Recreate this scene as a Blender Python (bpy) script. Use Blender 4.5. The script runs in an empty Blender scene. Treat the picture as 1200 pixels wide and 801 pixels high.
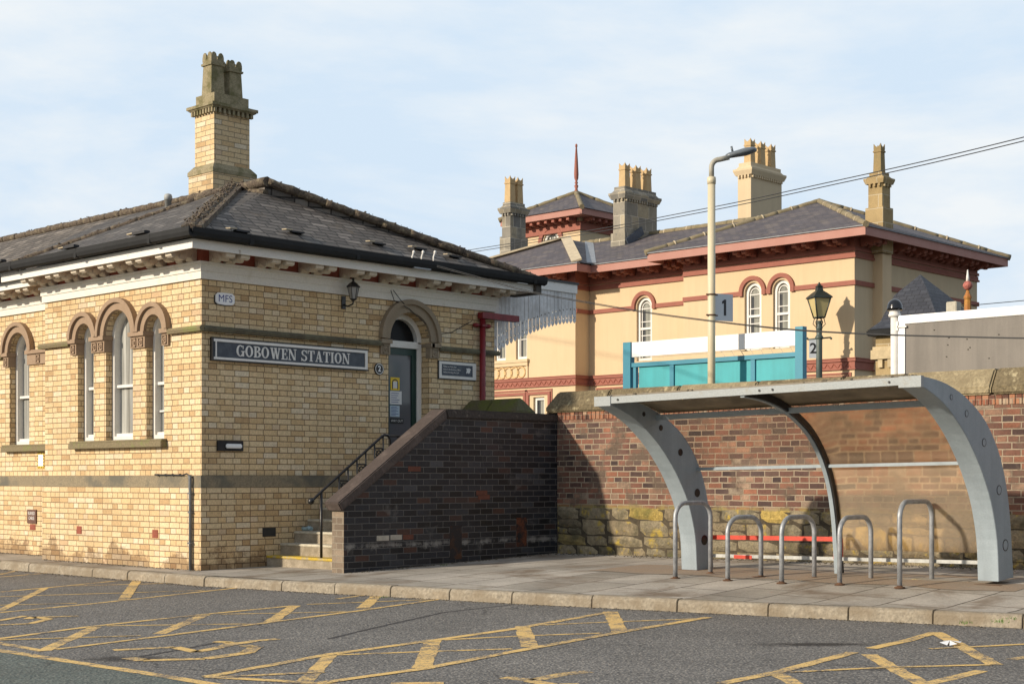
import bpy, bmesh, math, random
from mathutils import Vector, Matrix
from mathutils.geometry import tessellate_polygon
random.seed(7)
C = bpy.context.scene.collection
R = math.radians
HC = 1.2; FPX = 1768.0; HY = 560.5; YAW = .7597
cy_, sy_ = math.cos(YAW), math.sin(YAW)

# ---------- measuring helpers: where a line of sight meets a plane of the place ----------
def ray(px, py):
    u = (px-600)/FPX
    return cy_+sy_*u, sy_-cy_*u, (HY-py)/FPX
def onX(px, py, X):
    a, b, c = ray(px, py); t = X/a; return Vector((X, b*t, HC+c*t))
def onY(px, py, Y):
    a, b, c = ray(px, py); t = Y/b; return Vector((a*t, Y, HC+c*t))
def onZ(px, py, Z):
    a, b, c = ray(px, py); t = (Z-HC)/c; return Vector((a*t, b*t, Z))
def atT(px, py, t):
    a, b, c = ray(px, py); return Vector((a*t, b*t, HC+c*t))

# ---------- materials ----------
MATS = {}
def newmat(name):
    m = bpy.data.materials.new(name); m.use_nodes = True
    nt = m.node_tree; nt.nodes.clear()
    o = nt.nodes.new('ShaderNodeOutputMaterial'); p = nt.nodes.new('ShaderNodeBsdfPrincipled')
    nt.links.new(p.outputs[0], o.inputs[0]); MATS[name] = m
    return m, nt, p
def N(nt, t, **kw):
    n = nt.nodes.new(t)
    for k, v in kw.items():
        if k.startswith('i_'):
            key = k[2:]; key = int(key) if key.isdigit() else key.replace('_', ' ')
            n.inputs[key].default_value = v
        else: setattr(n, k, v)
    return n
def L(nt, a, b): nt.links.new(a, b)
def coords(nt, world=True):
    if world: return N(nt, 'ShaderNodeNewGeometry').outputs['Position']
    return N(nt, 'ShaderNodeUVMap').outputs[0]
def noise(nt, vec, scale, detail=4, rough=.6, dist=0):
    n = N(nt, 'ShaderNodeTexNoise', i_Scale=scale, i_Detail=detail, i_Roughness=rough, i_Distortion=dist); L(nt, vec, n.inputs['Vector']); return n.outputs['Fac']
def ramp(nt, fac, stops, interp='LINEAR'):
    r = N(nt, 'ShaderNodeValToRGB'); r.color_ramp.interpolation = interp
    e = r.color_ramp.elements
    while len(e) < len(stops): e.new(.5)
    for k, (p, c) in enumerate(stops):
        e[k].position = p; e[k].color = (c, c, c, 1) if isinstance(c, (int, float)) else (*c, 1)
    L(nt, fac, r.inputs[0]); return r.outputs[0]
def mix(nt, fac, a, b, mode='MIX'):
    m = N(nt, 'ShaderNodeMix', data_type='RGBA', blend_type=mode)
    for s, v in ((m.inputs[0], fac), (m.inputs[6], a), (m.inputs[7], b)):
        if isinstance(v, (int, float)): s.default_value = v
        elif isinstance(v, tuple): s.default_value = (*v, 1)
        else: L(nt, v, s)
    return m.outputs[2]
def mth(nt, op, a, b=0, c=0):
    m = N(nt, 'ShaderNodeMath', operation=op)
    for k, v in enumerate((a, b, c)):
        if isinstance(v, (int, float)): m.inputs[k].default_value = v
        else: L(nt, v, m.inputs[k])
    return m.outputs[0]
def bump(nt, p, h, dist=.005, strength=1.0):
    b = N(nt, 'ShaderNodeBump', i_Strength=strength, i_Distance=dist); L(nt, h, b.inputs['Height']); L(nt, b.outputs[0], p.inputs['Normal'])
def simple(name, col, rough=.6, var=.25, scale=6, bmp=.002, metal=0, col2=None, fine=60, patch=(.4, .65), streak=0):
    m, nt, p = newmat(name); pos = coords(nt)
    n1 = noise(nt, pos, scale, 6); n2 = noise(nt, pos, fine, 3)
    dark = tuple(c*(1-var) for c in col)
    c = mix(nt, ramp(nt, n2, [(.3, 0.), (.7, 1.)]), dark, col)
    c = mix(nt, ramp(nt, n1, [(patch[0], 0.), (patch[1], 1.)]), c, col2 if col2 else tuple(min(1, x*(1+var*.6)) for x in col))
    if streak:   # rain streaks and grime running down the face
        mp_ = N(nt, 'ShaderNodeMapping'); mp_.inputs['Scale'].default_value = (5, 5, .35); L(nt, pos, mp_.inputs[0])
        ns = noise(nt, mp_.outputs[0], 1.0, 7, .7); c = mix(nt, streak, c, ramp(nt, ns, [(.36, .62), (.58, 1.06)]), 'MULTIPLY')
    L(nt, c, p.inputs['Base Color']); p.inputs['Roughness'].default_value = rough; p.inputs['Metallic'].default_value = metal
    if bmp: bump(nt, p, n2, bmp)
    return m
def brick(name, stops, mortar,  w=.215, h=.077, ms=.006, sq=.5, sqf=2, bmp=.006, rough=.85, stain=None, stains=(), big=.25, distort=.0, lap=0, zband=None):
    """stops: colour ramp of single bricks; stain: (colour, lo, hi, scale) big noise patches; stains: (colour, fade height z, strength)"""
    m, nt, p = newmat(name); uv = coords(nt, False); pos = coords(nt)
    if distort:
        nz = N(nt, 'ShaderNodeTexNoise', i_Scale=7.0, i_Detail=3.0); L(nt, pos, nz.inputs['Vector'])
        uv = mixv(nt, uv, nz.outputs['Color'], distort)
    b = N(nt, 'ShaderNodeTexBrick', i_Scale=1.0, offset=.5, offset_frequency=2, squash=sq, squash_frequency=sqf)
    b.inputs['Color1'].default_value = (0, 0, 0, 1); b.inputs['Color2'].default_value = (1, 1, 1, 1); b.inputs['Mortar'].default_value = (.5, .5, .5, 1)
    b.inputs['Mortar Size'].default_value = ms; b.inputs['Mortar Smooth'].default_value = .35; b.inputs['Brick Width'].default_value = w; b.inputs['Row Height'].default_value = h
    L(nt, uv, b.inputs['Vector'])
    c = ramp(nt, b.outputs['Color'], stops)
    n1 = noise(nt, pos, 45, 5, .7); n2 = noise(nt, pos, 1.3, 5, .6)
    c = mix(nt, 1., c, ramp(nt, n1, [(.25, .68), (.75, 1.22)]), 'MULTIPLY')
    c = mix(nt, big, c, ramp(nt, n2, [(.3, .45), (.7, 1.3)]), 'MULTIPLY')
    mt = mix(nt, n1, tuple(x*.75 for x in mortar), tuple(min(1, x*1.15) for x in mortar))
    c = mix(nt, b.outputs['Fac'], c, mt)
    if stain:
        ns = noise(nt, pos, stain[3], 7, .65, .4)
        c = mix(nt, ramp(nt, ns, [(stain[1], 0.), (stain[2], 1.)]), c, stain[0])
    sx = N(nt, 'ShaderNodeSeparateXYZ'); L(nt, pos, sx.inputs[0])
    for col, z0, st, top in stains:     # wear whose edge wanders with noise, near the ground or under a band
        nn = noise(nt, pos, 2.2, 7, .7)
        hgt = mth(nt, 'ADD', sx.outputs[2], mth(nt, 'MULTIPLY', mth(nt, 'SUBTRACT', nn, .5), 1.6))
        f = ramp(nt, mth(nt, 'SUBTRACT', z0, hgt), [(.42 if 0 else 0., 0.), (.12, st)])
        c = mix(nt, f, c, mix(nt, 1., c, col, 'MULTIPLY'))
    if zband:      # salts or moss in a ragged belt at one height: (z centre, half height, colour, threshold)
        nn = noise(nt, pos, 5.0, 7, .75); bz = mth(nt, 'SUBTRACT', 1., mth(nt, 'DIVIDE', mth(nt, 'ABSOLUTE', mth(nt, 'SUBTRACT', mth(nt, 'ADD', sx.outputs[2], mth(nt, 'MULTIPLY', nn, .1)), zband[0])), zband[1]))
        f_ = ramp(nt, mth(nt, 'MULTIPLY', mth(nt, 'MAXIMUM', bz, 0.), nn), [(zband[3], 0.), (zband[3]+.14, zband[4])])
        c = mix(nt, f_, c, zband[2])
    L(nt, c, p.inputs['Base Color']); p.inputs['Roughness'].default_value = rough
    h_ = mth(nt, 'ADD', mth(nt, 'MULTIPLY', mth(nt, 'SUBTRACT', 1., b.outputs['Fac']), .8), mth(nt, 'MULTIPLY', n1, .45))
    h_ = mth(nt, 'ADD', h_, mth(nt, 'MULTIPLY', b.outputs['Color'], .25))
    if lap:
        su = N(nt, 'ShaderNodeSeparateXYZ'); L(nt, uv, su.inputs[0])
        fr_ = mth(nt, 'FRACT', mth(nt, 'DIVIDE', su.outputs[1], h))
        h_ = mth(nt, 'ADD', mth(nt, 'MULTIPLY', h_, .5), mth(nt, 'MULTIPLY', mth(nt, 'SUBTRACT', 1., fr_), lap))
    bump(nt, p, h_, bmp)
    return m
def mixv(nt, v, nz, amt):
    a = N(nt, 'ShaderNodeVectorMath', operation='SUBTRACT'); L(nt, nz, a.inputs[0]); a.inputs[1].default_value = (.5, .5, .5)
    s = N(nt, 'ShaderNodeVectorMath', operation='SCALE'); L(nt, a.outputs[0], s.inputs[0]); s.inputs['Scale'].default_value = amt
    d = N(nt, 'ShaderNodeVectorMath', operation='ADD'); L(nt, v, d.inputs[0]); L(nt, s.outputs[0], d.inputs[1]); return d.outputs[0]

YB = [(0., (.50, .33, .165)), (.10, (.62, .435, .225)), (.35, (.70, .525, .295)), (.6, (.735, .575, .35)), (.8, (.68, .485, .255)), (.93, (.75, .635, .45)), (1., (.57, .39, .22))]
yellow = brick('yellow_brick', YB, (.20, .13, .07), w=.235, h=.0775, ms=.0058, sq=.55, big=.22, bmp=.006,
               stain=((.30, .20, .10), .68, .85, 1.7), stains=(((.42, .36, .32), .20, .8, 0),))
chim_brick = brick('chimney_yellow_brick', YB, (.28, .22, .14), w=.235, h=.0775, ms=.006, sq=1, big=.3, bmp=.005, stain=((.22, .19, .12), .55, .8, 2.5))
blue_brick = brick('blue_black_brick', [(0., (.004, .005, .008)), (.4, (.011, .014, .021)), (.7, (.022, .026, .035)), (.84, (.028, .027, .031)), (.90, (.07, .03, .022)), (.94, (.012, .016, .024)), (1., (.07, .075, .085))],
                   (.135, .13, .12), w=.235, h=.0795, ms=.0056, sq=1, big=.6, rough=.5, bmp=.008, distort=.005, stain=((.16, .155, .145), .60, .80, 2.9), zband=(.40, .20, (.30, .285, .26), .40, .75))
red_brick = brick('old_red_brick', [(0., (.055, .035, .032)), (.16, (.12, .065, .052)), (.3, (.20, .09, .062)), (.5, (.30, .125, .073)), (.64, (.22, .10, .066)), (.74, (.09, .058, .052)), (.86, (.31, .165, .105)), (.94, (.34, .20, .13)), (1., (.33, .27, .20))],
                  (.37, .295, .21), w=.22, h=.0765, ms=.0095, sq=.62, sqf=3, big=.95, bmp=.016, distort=.012, stain=((.12, .085, .06), .49, .66, 2.6), zband=(.84, .22, (.30, .25, .08), .36, .7))
def stonework(name):
    m, nt, p = newmat(name); pos = coords(nt); gi = N(nt, 'ShaderNodeNewGeometry').outputs['Random Per Island']
    c = ramp(nt, gi, [(0., (.20, .16, .10)), (.25, (.30, .24, .15)), (.5, (.37, .30, .19)), (.7, (.28, .24, .16)), (.84, (.44, .35, .21)), (.93, (.56, .40, .10)), (1., (.24, .20, .13))])
    n1 = noise(nt, pos, 22, 7, .72); n2 = noise(nt, pos, 2.4, 6, .65); n3 = noise(nt, pos, 6, 6, .7)
    c = mix(nt, 1., c, ramp(nt, n1, [(.28, .5), (.72, 1.35)]), 'MULTIPLY')
    c = mix(nt, ramp(nt, n2, [(.50, 0.), (.64, .75)]), c, (.085, .08, .045))
    c = mix(nt, ramp(nt, n3, [(.56, 0.), (.66, .8)]), c, (.56, .40, .06))
    c = mix(nt, ramp(nt, noise(nt, pos, 1.7, 5, .6), [(.56, 0.), (.7, .6)]), c, (.12, .13, .03))
    L(nt, c, p.inputs['Base Color']); p.inputs['Roughness'].default_value = .95; bump(nt, p, mth(nt, 'ADD', n1, n3), .045)
    return m
rubble = stonework('rubble_sandstone')
joint_m = simple('dark_earthy_joint', (.07, .055, .035), .95, .5, 12, .01)
slate = brick('grey_slate', [(0., (.095, .082, .071)), (.5, (.13, .114, .099)), (.8, (.165, .145, .125)), (1., (.25, .22, .19))], (.026, .022, .019), w=.30, h=.115, ms=.013, sq=.7, big=.5, rough=.8, bmp=.03, lap=1.2, distort=.012,
              stain=((.17, .13, .085), .58, .80, 3.2))
slate2 = brick('house_slate', [(0., (.085, .075, .085)), (.5, (.105, .092, .10)), (.8, (.13, .11, .11)), (1., (.16, .135, .12))], (.05, .045, .05), w=.26, h=.17, ms=.009, sq=1, big=.5, rough=.75, bmp=.02, lap=.8,
               stain=((.14, .115, .09), .6, .85, .9))
dslate = brick('dark_slate', [(0., (.03, .032, .042)), (1., (.055, .058, .07))], (.018, .018, .022), w=.2, h=.12, ms=.008, sq=1, big=.5, rough=.6, bmp=.008)
ashlar = brick('grey_ashlar', [(0., (.20, .19, .17)), (.5, (.31, .28, .22)), (1., (.44, .37, .25))], (.55, .50, .40), w=.62, h=.44, ms=.012, sq=.6, big=.6, bmp=.006, stain=((.10, .10, .10), .55, .8, 2.5))
ashlar_y = brick('golden_ashlar', [(0., (.33, .24, .11)), (1., (.46, .34, .17))], (.50, .43, .30), w=.6, h=.4, ms=.012, sq=.6, big=.4, bmp=.004, stain=((.25, .17, .07), .55, .8, 4))
stone = simple('weathered_stone', (.25, .205, .14), .9, .4, 5, .006, col2=(.16, .14, .10))
arch_stone = simple('buff_arch_stone', (.38, .27, .18), .9, .25, 7, .004, col2=(.30, .21, .14))
sill_stone = simple('mossy_sill_stone', (.26, .21, .12), .9, .45, 4, .006, col2=(.19, .20, .07), patch=(.52, .66))
band_stone = simple('plinth_band_stone', (.33, .27, .175), .9, .45, 1.8, .008, col2=(.14, .13, .10), patch=(.46, .60))
mossy = simple('mossy_coping', (.16, .14, .07), .95, .55, 3.2, .015, col2=(.115, .125, .025), patch=(.42, .6))
lichen = simple('lichened_coping', (.40, .33, .20), .95, .5, 5, .02, col2=(.23, .185, .11), patch=(.42, .60), fine=30)
lichen2 = simple('brown_lichen_coping', (.22, .175, .10), .95, .5, 6, .02, col2=(.42, .36, .22), patch=(.56, .66), fine=28)
pot_stone = simple('mossy_pot_clay', (.40, .34, .21), .95, .5, 6, .01, col2=(.15, .135, .06), patch=(.45, .65))
pot_clay = simple('buff_pot_clay', (.60, .43, .22), .85, .25, 5, .003, col2=(.47, .33, .17))
ridge_moss = simple('mossy_ridge_tile', (.15, .115, .085), .98, .6, 12, .02, col2=(.24, .20, .13), fine=40, patch=(.5, .7))
ridge_stone = simple('stone_ridge', (.32, .26, .16), .95, .4, 5, .01, col2=(.20, .17, .10))
ridge_pale = simple('pale_lead_ridge', (.50, .42, .29), .9, .2, 5, .005)
lead = simple('lead_flashing', (.26, .28, .30), .6, .3, 6, .004)
whitep = simple('white_paint', (.78, .76, .71), .5, .12, 4, .002, col2=(.66, .63, .56), patch=(.55, .75))
oldwhite = simple('peeling_white_paint', (.86, .84, .79), .7, .12, 5, .006, col2=(.40, .34, .26), patch=(.64, .70))
console = simple('cream_console_paint', (.70, .62, .50), .75, .25, 9, .006, col2=(.55, .46, .35), patch=(.5, .7))
redpaint = simple('faded_red_paint', (.38, .10, .06), .7, .3, 4, .002, col2=(.36, .12, .08))
maroon = simple('maroon_pipe_paint', (.20, .012, .016), .45, .3, 8, .002)
black = simple('black_iron', (.012, .012, .014), .35, .3, 10, .002, col2=(.03, .028, .028))
gutterm = simple('black_gutter', (.006, .0065, .007), .8, .3, 5, .002, col2=(.013, .014, .015), patch=(.5, .8))
greypipe = simple('grey_pipe', (.12, .13, .14), .5, .2, 6, .001)
glass_w = None
render_c = simple('cream_render', (.66, .505, .315), .85, .05, .8, .002, col2=(.63, .475, .29), streak=.13)
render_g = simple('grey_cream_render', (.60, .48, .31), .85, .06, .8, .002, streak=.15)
terra = simple('terracotta_paint', (.35, .125, .085), .75, .18, 3, .003, col2=(.29, .10, .07))
terra_l = simple('pink_fascia_paint', (.43, .205, .16), .6, .12, 2, .002, col2=(.38, .17, .13))
steel = simple('painted_grey_steel', (.33, .39, .43), .5, .14, 3, .002, col2=(.27, .325, .36), streak=.3)
steel_d = simple('weathered_white_edge', (.34, .37, .375), .55, .15, 5, .003, col2=(.28, .27, .23), patch=(.58, .72))
galv = simple('galvanised_tube', (.33, .35, .375), .45, .3, 14, .002, metal=.3, col2=(.42, .44, .46))
rust = simple('rusty_plate', (.11, .055, .028), .9, .5, 14, .01)
redrail = simple('red_rail_paint', (.55, .045, .018), .5, .25, 9, .002)
whiterail = simple('scuffed_white_rail', (.44, .45, .43), .55, .3, 9, .002)
teal = simple('teal_panel', (.04, .36, .40), .5, .10, 2, .001, streak=.3)
tealp = simple('teal_post', (.04, .235, .33), .4, .12, 3, .001)
white_board = simple('clean_white_board', (.86, .86, .85), .35, .03, 2, 0, streak=.12)
greyboard = simple('grey_sheet', (.175, .157, .135), .6, .08, 1.5, .001, col2=(.195, .175, .15), streak=.5)
lamp_cream = simple('cream_post_paint', (.66, .58, .40), .5, .15, 3, .001, col2=(.58, .50, .34))
lampgreen = simple('grey_green_post', (.06, .085, .075), .45, .25, 6, .002)
lanternhead = simple('grey_lamp_head', (.13, .15, .17), .35, .15, 8, .001)
signblue = simple('slate_blue_sign', (.050, .062, .085), .5, .25, 9, .002, col2=(.075, .09, .11))
signgrey = simple('pale_grey_sign', (.55, .59, .63), .5, .05, 3, 0)
letterw = simple('chalky_white_letter', (.74, .73, .69), .7, .12, 12, 0)
inkb = simple('sign_black', (.02, .02, .022), .5, .2, 10, 0)
inkblue = simple('sign_blue_ink', (.03, .05, .22), .5, .1, 10, 0)
brownsign = simple('brown_plate', (.12, .055, .035), .6, .25, 9, .001)
yellowp = simple('yellow_plastic', (.80, .55, .03), .45, .1, 5, 0)
darkgreen = simple('dark_green_door', (.008, .035, .028), .35, .2, 5, .001)
paperb = simple('pale_blue_paper', (.45, .55, .62), .7, .05, 5, 0)
paperw = simple('white_paper', (.70, .70, .68), .7, .05, 5, 0)
terravent = simple('terracotta_vent', (.30, .085, .05), .8, .25, 9, .003)
step_stone = simple('step_stone', (.46, .39, .29), .9, .4, 6, .008, col2=(.24, .20, .14))
nosing_y = simple('worn_yellow_nosing', (.64, .45, .05), .75, .35, 9, .003, col2=(.40, .33, .18), patch=(.50, .57))
nosing_p = simple('pale_worn_nosing', (.52, .48, .38), .85, .3, 14, .006)
purple_cap = simple('purple_brown_coping', (.085, .063, .053), .75, .35, 7, .008, col2=(.13, .10, .085), patch=(.5, .75), fine=30)
wire_m = simple('cable_black', (.03, .03, .03), .6, .1, 3, 0)
canvas_grey = simple('grey_white_boards', (.84, .84, .83), .7, .2, 5, .004, col2=(.60, .59, .57), fine=25, streak=.6)
rustorange = simple('orange_rust_paint', (.52, .24, .04), .7, .35, 9, .006, col2=(.35, .12, .03))
cansilver = simple('crushed_can', (.35, .50, .55), .4, .4, 40, .004, metal=.3)
def glassy(name, col, rough=.06, spec=.6, folds=0):
    m, nt, p = newmat(name); pos = coords(nt)
    n = noise(nt, pos, 1.2, 2); c = mix(nt, n, tuple(x*.7 for x in col), tuple(min(1, x*1.2) for x in col))
    if folds:  # curtain folds painted as light and dark upright streaks
        mp_ = N(nt, 'ShaderNodeMapping'); mp_.inputs['Scale'].default_value = (22, 22, .5); L(nt, pos, mp_.inputs[0]); c = mix(nt, folds, c, ramp(nt, noise(nt, mp_.outputs[0], 1.0, 3, .6), [(.35, .35), (.62, 1.25)]), 'MULTIPLY')
    L(nt, c, p.inputs['Base Color'])
    p.inputs['Roughness'].default_value = rough; p.inputs['Specular IOR Level'].default_value = spec
    bump(nt, p, noise(nt, pos, 2.5, 1), .004, .5)
    return m
pane_grey = glassy('curtain_reflection_glass', (.40, .40, .37), folds=.8)  # net curtain tone, lightened to stand for sky reflected in the glass
pane_dark = glassy('dark_glass', (.05, .052, .055))
pane_black = glassy('black_fanlight_glass', (.010, .010, .011), .25, .15)
pane_door = glassy('door_glass', (.125, .125, .135), .12)
pane_house = glassy('house_glass', (.28, .28, .24), folds=.5)
pane_lamp = glassy('lantern_glass', (.55, .46, .22), .15)
# twin-wall plastic sheets of the shelter
def clearsheet(name, tint, haze):
    m, nt, p = newmat(name); pos = coords(nt); o = [n for n in nt.nodes if n.type == 'OUTPUT_MATERIAL'][0]
    t = N(nt, 'ShaderNodeBsdfTransparent'); t.inputs[0].default_value = (*tint, 1); mx = N(nt, 'ShaderNodeMixShader')
    n = noise(nt, pos, 1.6, 6, .65); p.inputs['Base Color'].default_value = (.50, .44, .38, 1); p.inputs['Roughness'].default_value = .25
    L(nt, ramp(nt, n, [(.35, haze*.5), (.7, haze*1.6)]), mx.inputs[0]); L(nt, t.outputs[0], mx.inputs[1]); L(nt, p.outputs[0], mx.inputs[2]); L(nt, mx.outputs[0], o.inputs[0])
    return m
def sheet(name, tr, rough, tint, dirt):
    m, nt, p = newmat(name); pos = coords(nt)
    n = noise(nt, pos, 2.2, 6, .65)
    c = mix(nt, ramp(nt, n, [(.35, 0.), (.7, 1.)]), tint, tuple(x*dirt for x in tint))
    L(nt, c, p.inputs['Base Color']); p.inputs['Roughness'].default_value = rough
    p.inputs['Transmission Weight'].default_value = tr; p.inputs['IOR'].default_value = 1.02
    return m
frost = sheet('frosted_sheet', .83, .27, (1., .84, .64), .80)
clear = clearsheet('hazy_clear_sheet', (.97, .93, .90), .13)
roofsheet = sheet('dirty_roof_sheet', .35, .5, (.42, .36, .28), .6)

# asphalt, pavement, kerb, paint
def asphalt(name, base, sp=.5, spots=()):
    m, nt, p = newmat(name); pos = coords(nt)
    a = noise(nt, pos, 30, 4, .9); b = noise(nt, pos, .7, 6, .6); v = N(nt, 'ShaderNodeTexVoronoi', i_Scale=42.0); L(nt, pos, v.inputs['Vector'])
    v2 = N(nt, 'ShaderNodeTexVoronoi', i_Scale=60.0); L(nt, pos, v2.inputs['Vector']); sp2 = N(nt, 'ShaderNodeSeparateColor'); L(nt, v2.outputs['Color'], sp2.inputs[0])
    c = mix(nt, ramp(nt, a, [(.36, 0.), (.64, 1.)]), tuple(x*.45 for x in base), tuple(x*1.5 for x in base))
    chip = mth(nt, 'MULTIPLY', ramp(nt, sp2.outputs[0], [(.50, 0.), (.70, 1.)]), ramp(nt, v2.outputs['Distance'], [(.25, sp), (.6, 0.)]))
    c = mix(nt, chip, c, (.46, .42, .36))
    c = mix(nt, 1., c, ramp(nt, b, [(.3, .80), (.7, 1.18)]), 'MULTIPLY')
    st = noise(nt, pos, .35, 8, .72, .5)
    c = mix(nt, ramp(nt, st, [(.60, 0.), (.70, .35)]), c, tuple(x*.5 for x in base))
    vc = N(nt, 'ShaderNodeTexVoronoi', feature='DISTANCE_TO_EDGE', i_Scale=.55)
    nd = N(nt, 'ShaderNodeTexNoise', i_Scale=1.5, i_Detail=6.0); L(nt, pos, nd.inputs['Vector']); L(nt, mixv(nt, pos, nd.outputs['Color'], .8), vc.inputs['Vector'])
    c = mix(nt, mth(nt, 'MULTIPLY', ramp(nt, vc.outputs['Distance'], [(.0, .75), (.010, 0.)]), ramp(nt, noise(nt, pos, .5, 3, .6), [(.5, 0.), (.6, 1.)])), c, (.03, .027, .024))
    c = mix(nt, ramp(nt, noise(nt, pos, 1.4, 5, .6), [(.64, 0.), (.74, .5)]), c, tuple(x*.45 for x in base))
    for (cx, cy, rx, ry, rot, st_) in spots:     # local worn patches, ragged edge
        sb = N(nt, 'ShaderNodeVectorMath', operation='SUBTRACT'); L(nt, pos, sb.inputs[0]); sb.inputs[1].default_value = (cx, cy, ZR)
        mp_ = N(nt, 'ShaderNodeMapping', vector_type='POINT'); mp_.inputs['Rotation'].default_value = (0, 0, -rot); mp_.inputs['Scale'].default_value = (1, 1, 1); L(nt, sb.outputs[0], mp_.inputs[0])
        sc2 = N(nt, 'ShaderNodeVectorMath', operation='MULTIPLY'); L(nt, mp_.outputs[0], sc2.inputs[0]); sc2.inputs[1].default_value = (1/rx, 1/ry, 0)
        ln = N(nt, 'ShaderNodeVectorMath', operation='LENGTH'); L(nt, sc2.outputs[0], ln.inputs[0])
        ragged = mth(nt, 'ADD', ln.outputs['Value'], mth(nt, 'MULTIPLY', mth(nt, 'SUBTRACT', noise(nt, pos, 9, 6, .8), .5), 2.2))
        c = mix(nt, ramp(nt, ragged, [(.35, st_), (1.0, 0.)]), c, (.022, .017, .013))
    L(nt, c, p.inputs['Base Color']); p.inputs['Roughness'].default_value = .85
    bump(nt, p, mth(nt, 'ADD', a, v.outputs['Distance']), .010)
    return m
ZR = -.12
_h = onZ(955, 754.5, ZR); _h2 = onZ(150, 771.5, ZR)
SPOTS = ((_h.x, _h.y, .62, .17, -.78, .95), (_h2.x, _h2.y, .42, .20, -.8, .9))
road_m = asphalt('asphalt', (.138, .130, .118), .75, SPOTS)
lane_m = asphalt('greenish_asphalt', (.105, .125, .108), .35)
patch_m = asphalt('fresh_asphalt', (.045, .04, .038), .1)
paint, nt, p = newmat('worn_yellow_paint')
pos = coords(nt); a = noise(nt, pos, 40, 4, .85); b = noise(nt, pos, 3.0, 6, .7)
w_ = ramp(nt, mth(nt, 'ADD', mth(nt, 'MULTIPLY', a, .62), mth(nt, 'MULTIPLY', b, .55)), [(.49, 1.), (.56, 0.)])
c = mix(nt, b, (.60, .36, .075), (.68, .44, .14)); c = mix(nt, w_, (.13, .115, .09), c)
# wear shows road through the paint
w2 = ramp(nt, mth(nt, 'ADD', mth(nt, 'MULTIPLY', a, .62), mth(nt, 'MULTIPLY', b, .55)), [(.565, 0.), (.655, 1.)])
nt.nodes.remove(w_.node); c = mix(nt, w2, mix(nt, b, (.72, .46, .13), (.78, .54, .22)), (.16, .135, .11))
L(nt, c, p.inputs['Base Color']); p.inputs['Roughness'].default_value = .8; bump(nt, p, a, .006)
pave = brick('paving_slabs', [(0., (.33, .295, .24)), (.5, (.40, .36, .30)), (1., (.47, .425, .36))], (.085, .07, .05), w=.92, h=.61, ms=.011, sq=.7, big=.55, bmp=.006, distort=.012, stain=((.19, .145, .10), .50, .66, 1.1))
apron = simple('brown_mortar_apron', (.36, .265, .18), .95, .4, 2.5, .006, col2=(.27, .215, .16))
kerbm = simple('kerbstone', (.40, .345, .26), .9, .45, 4, .012, col2=(.24, .195, .135), patch=(.42, .62), fine=28)
ballast = simple('track_ballast', (.16, .13, .10), .95, .5, 20, .03)
plat = simple('platform_tarmac', (.09, .085, .08), .9, .3, 8, .004)
grass = simple('rough_grass', (.06, .075, .03), .95, .4, 3, .02)

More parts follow.
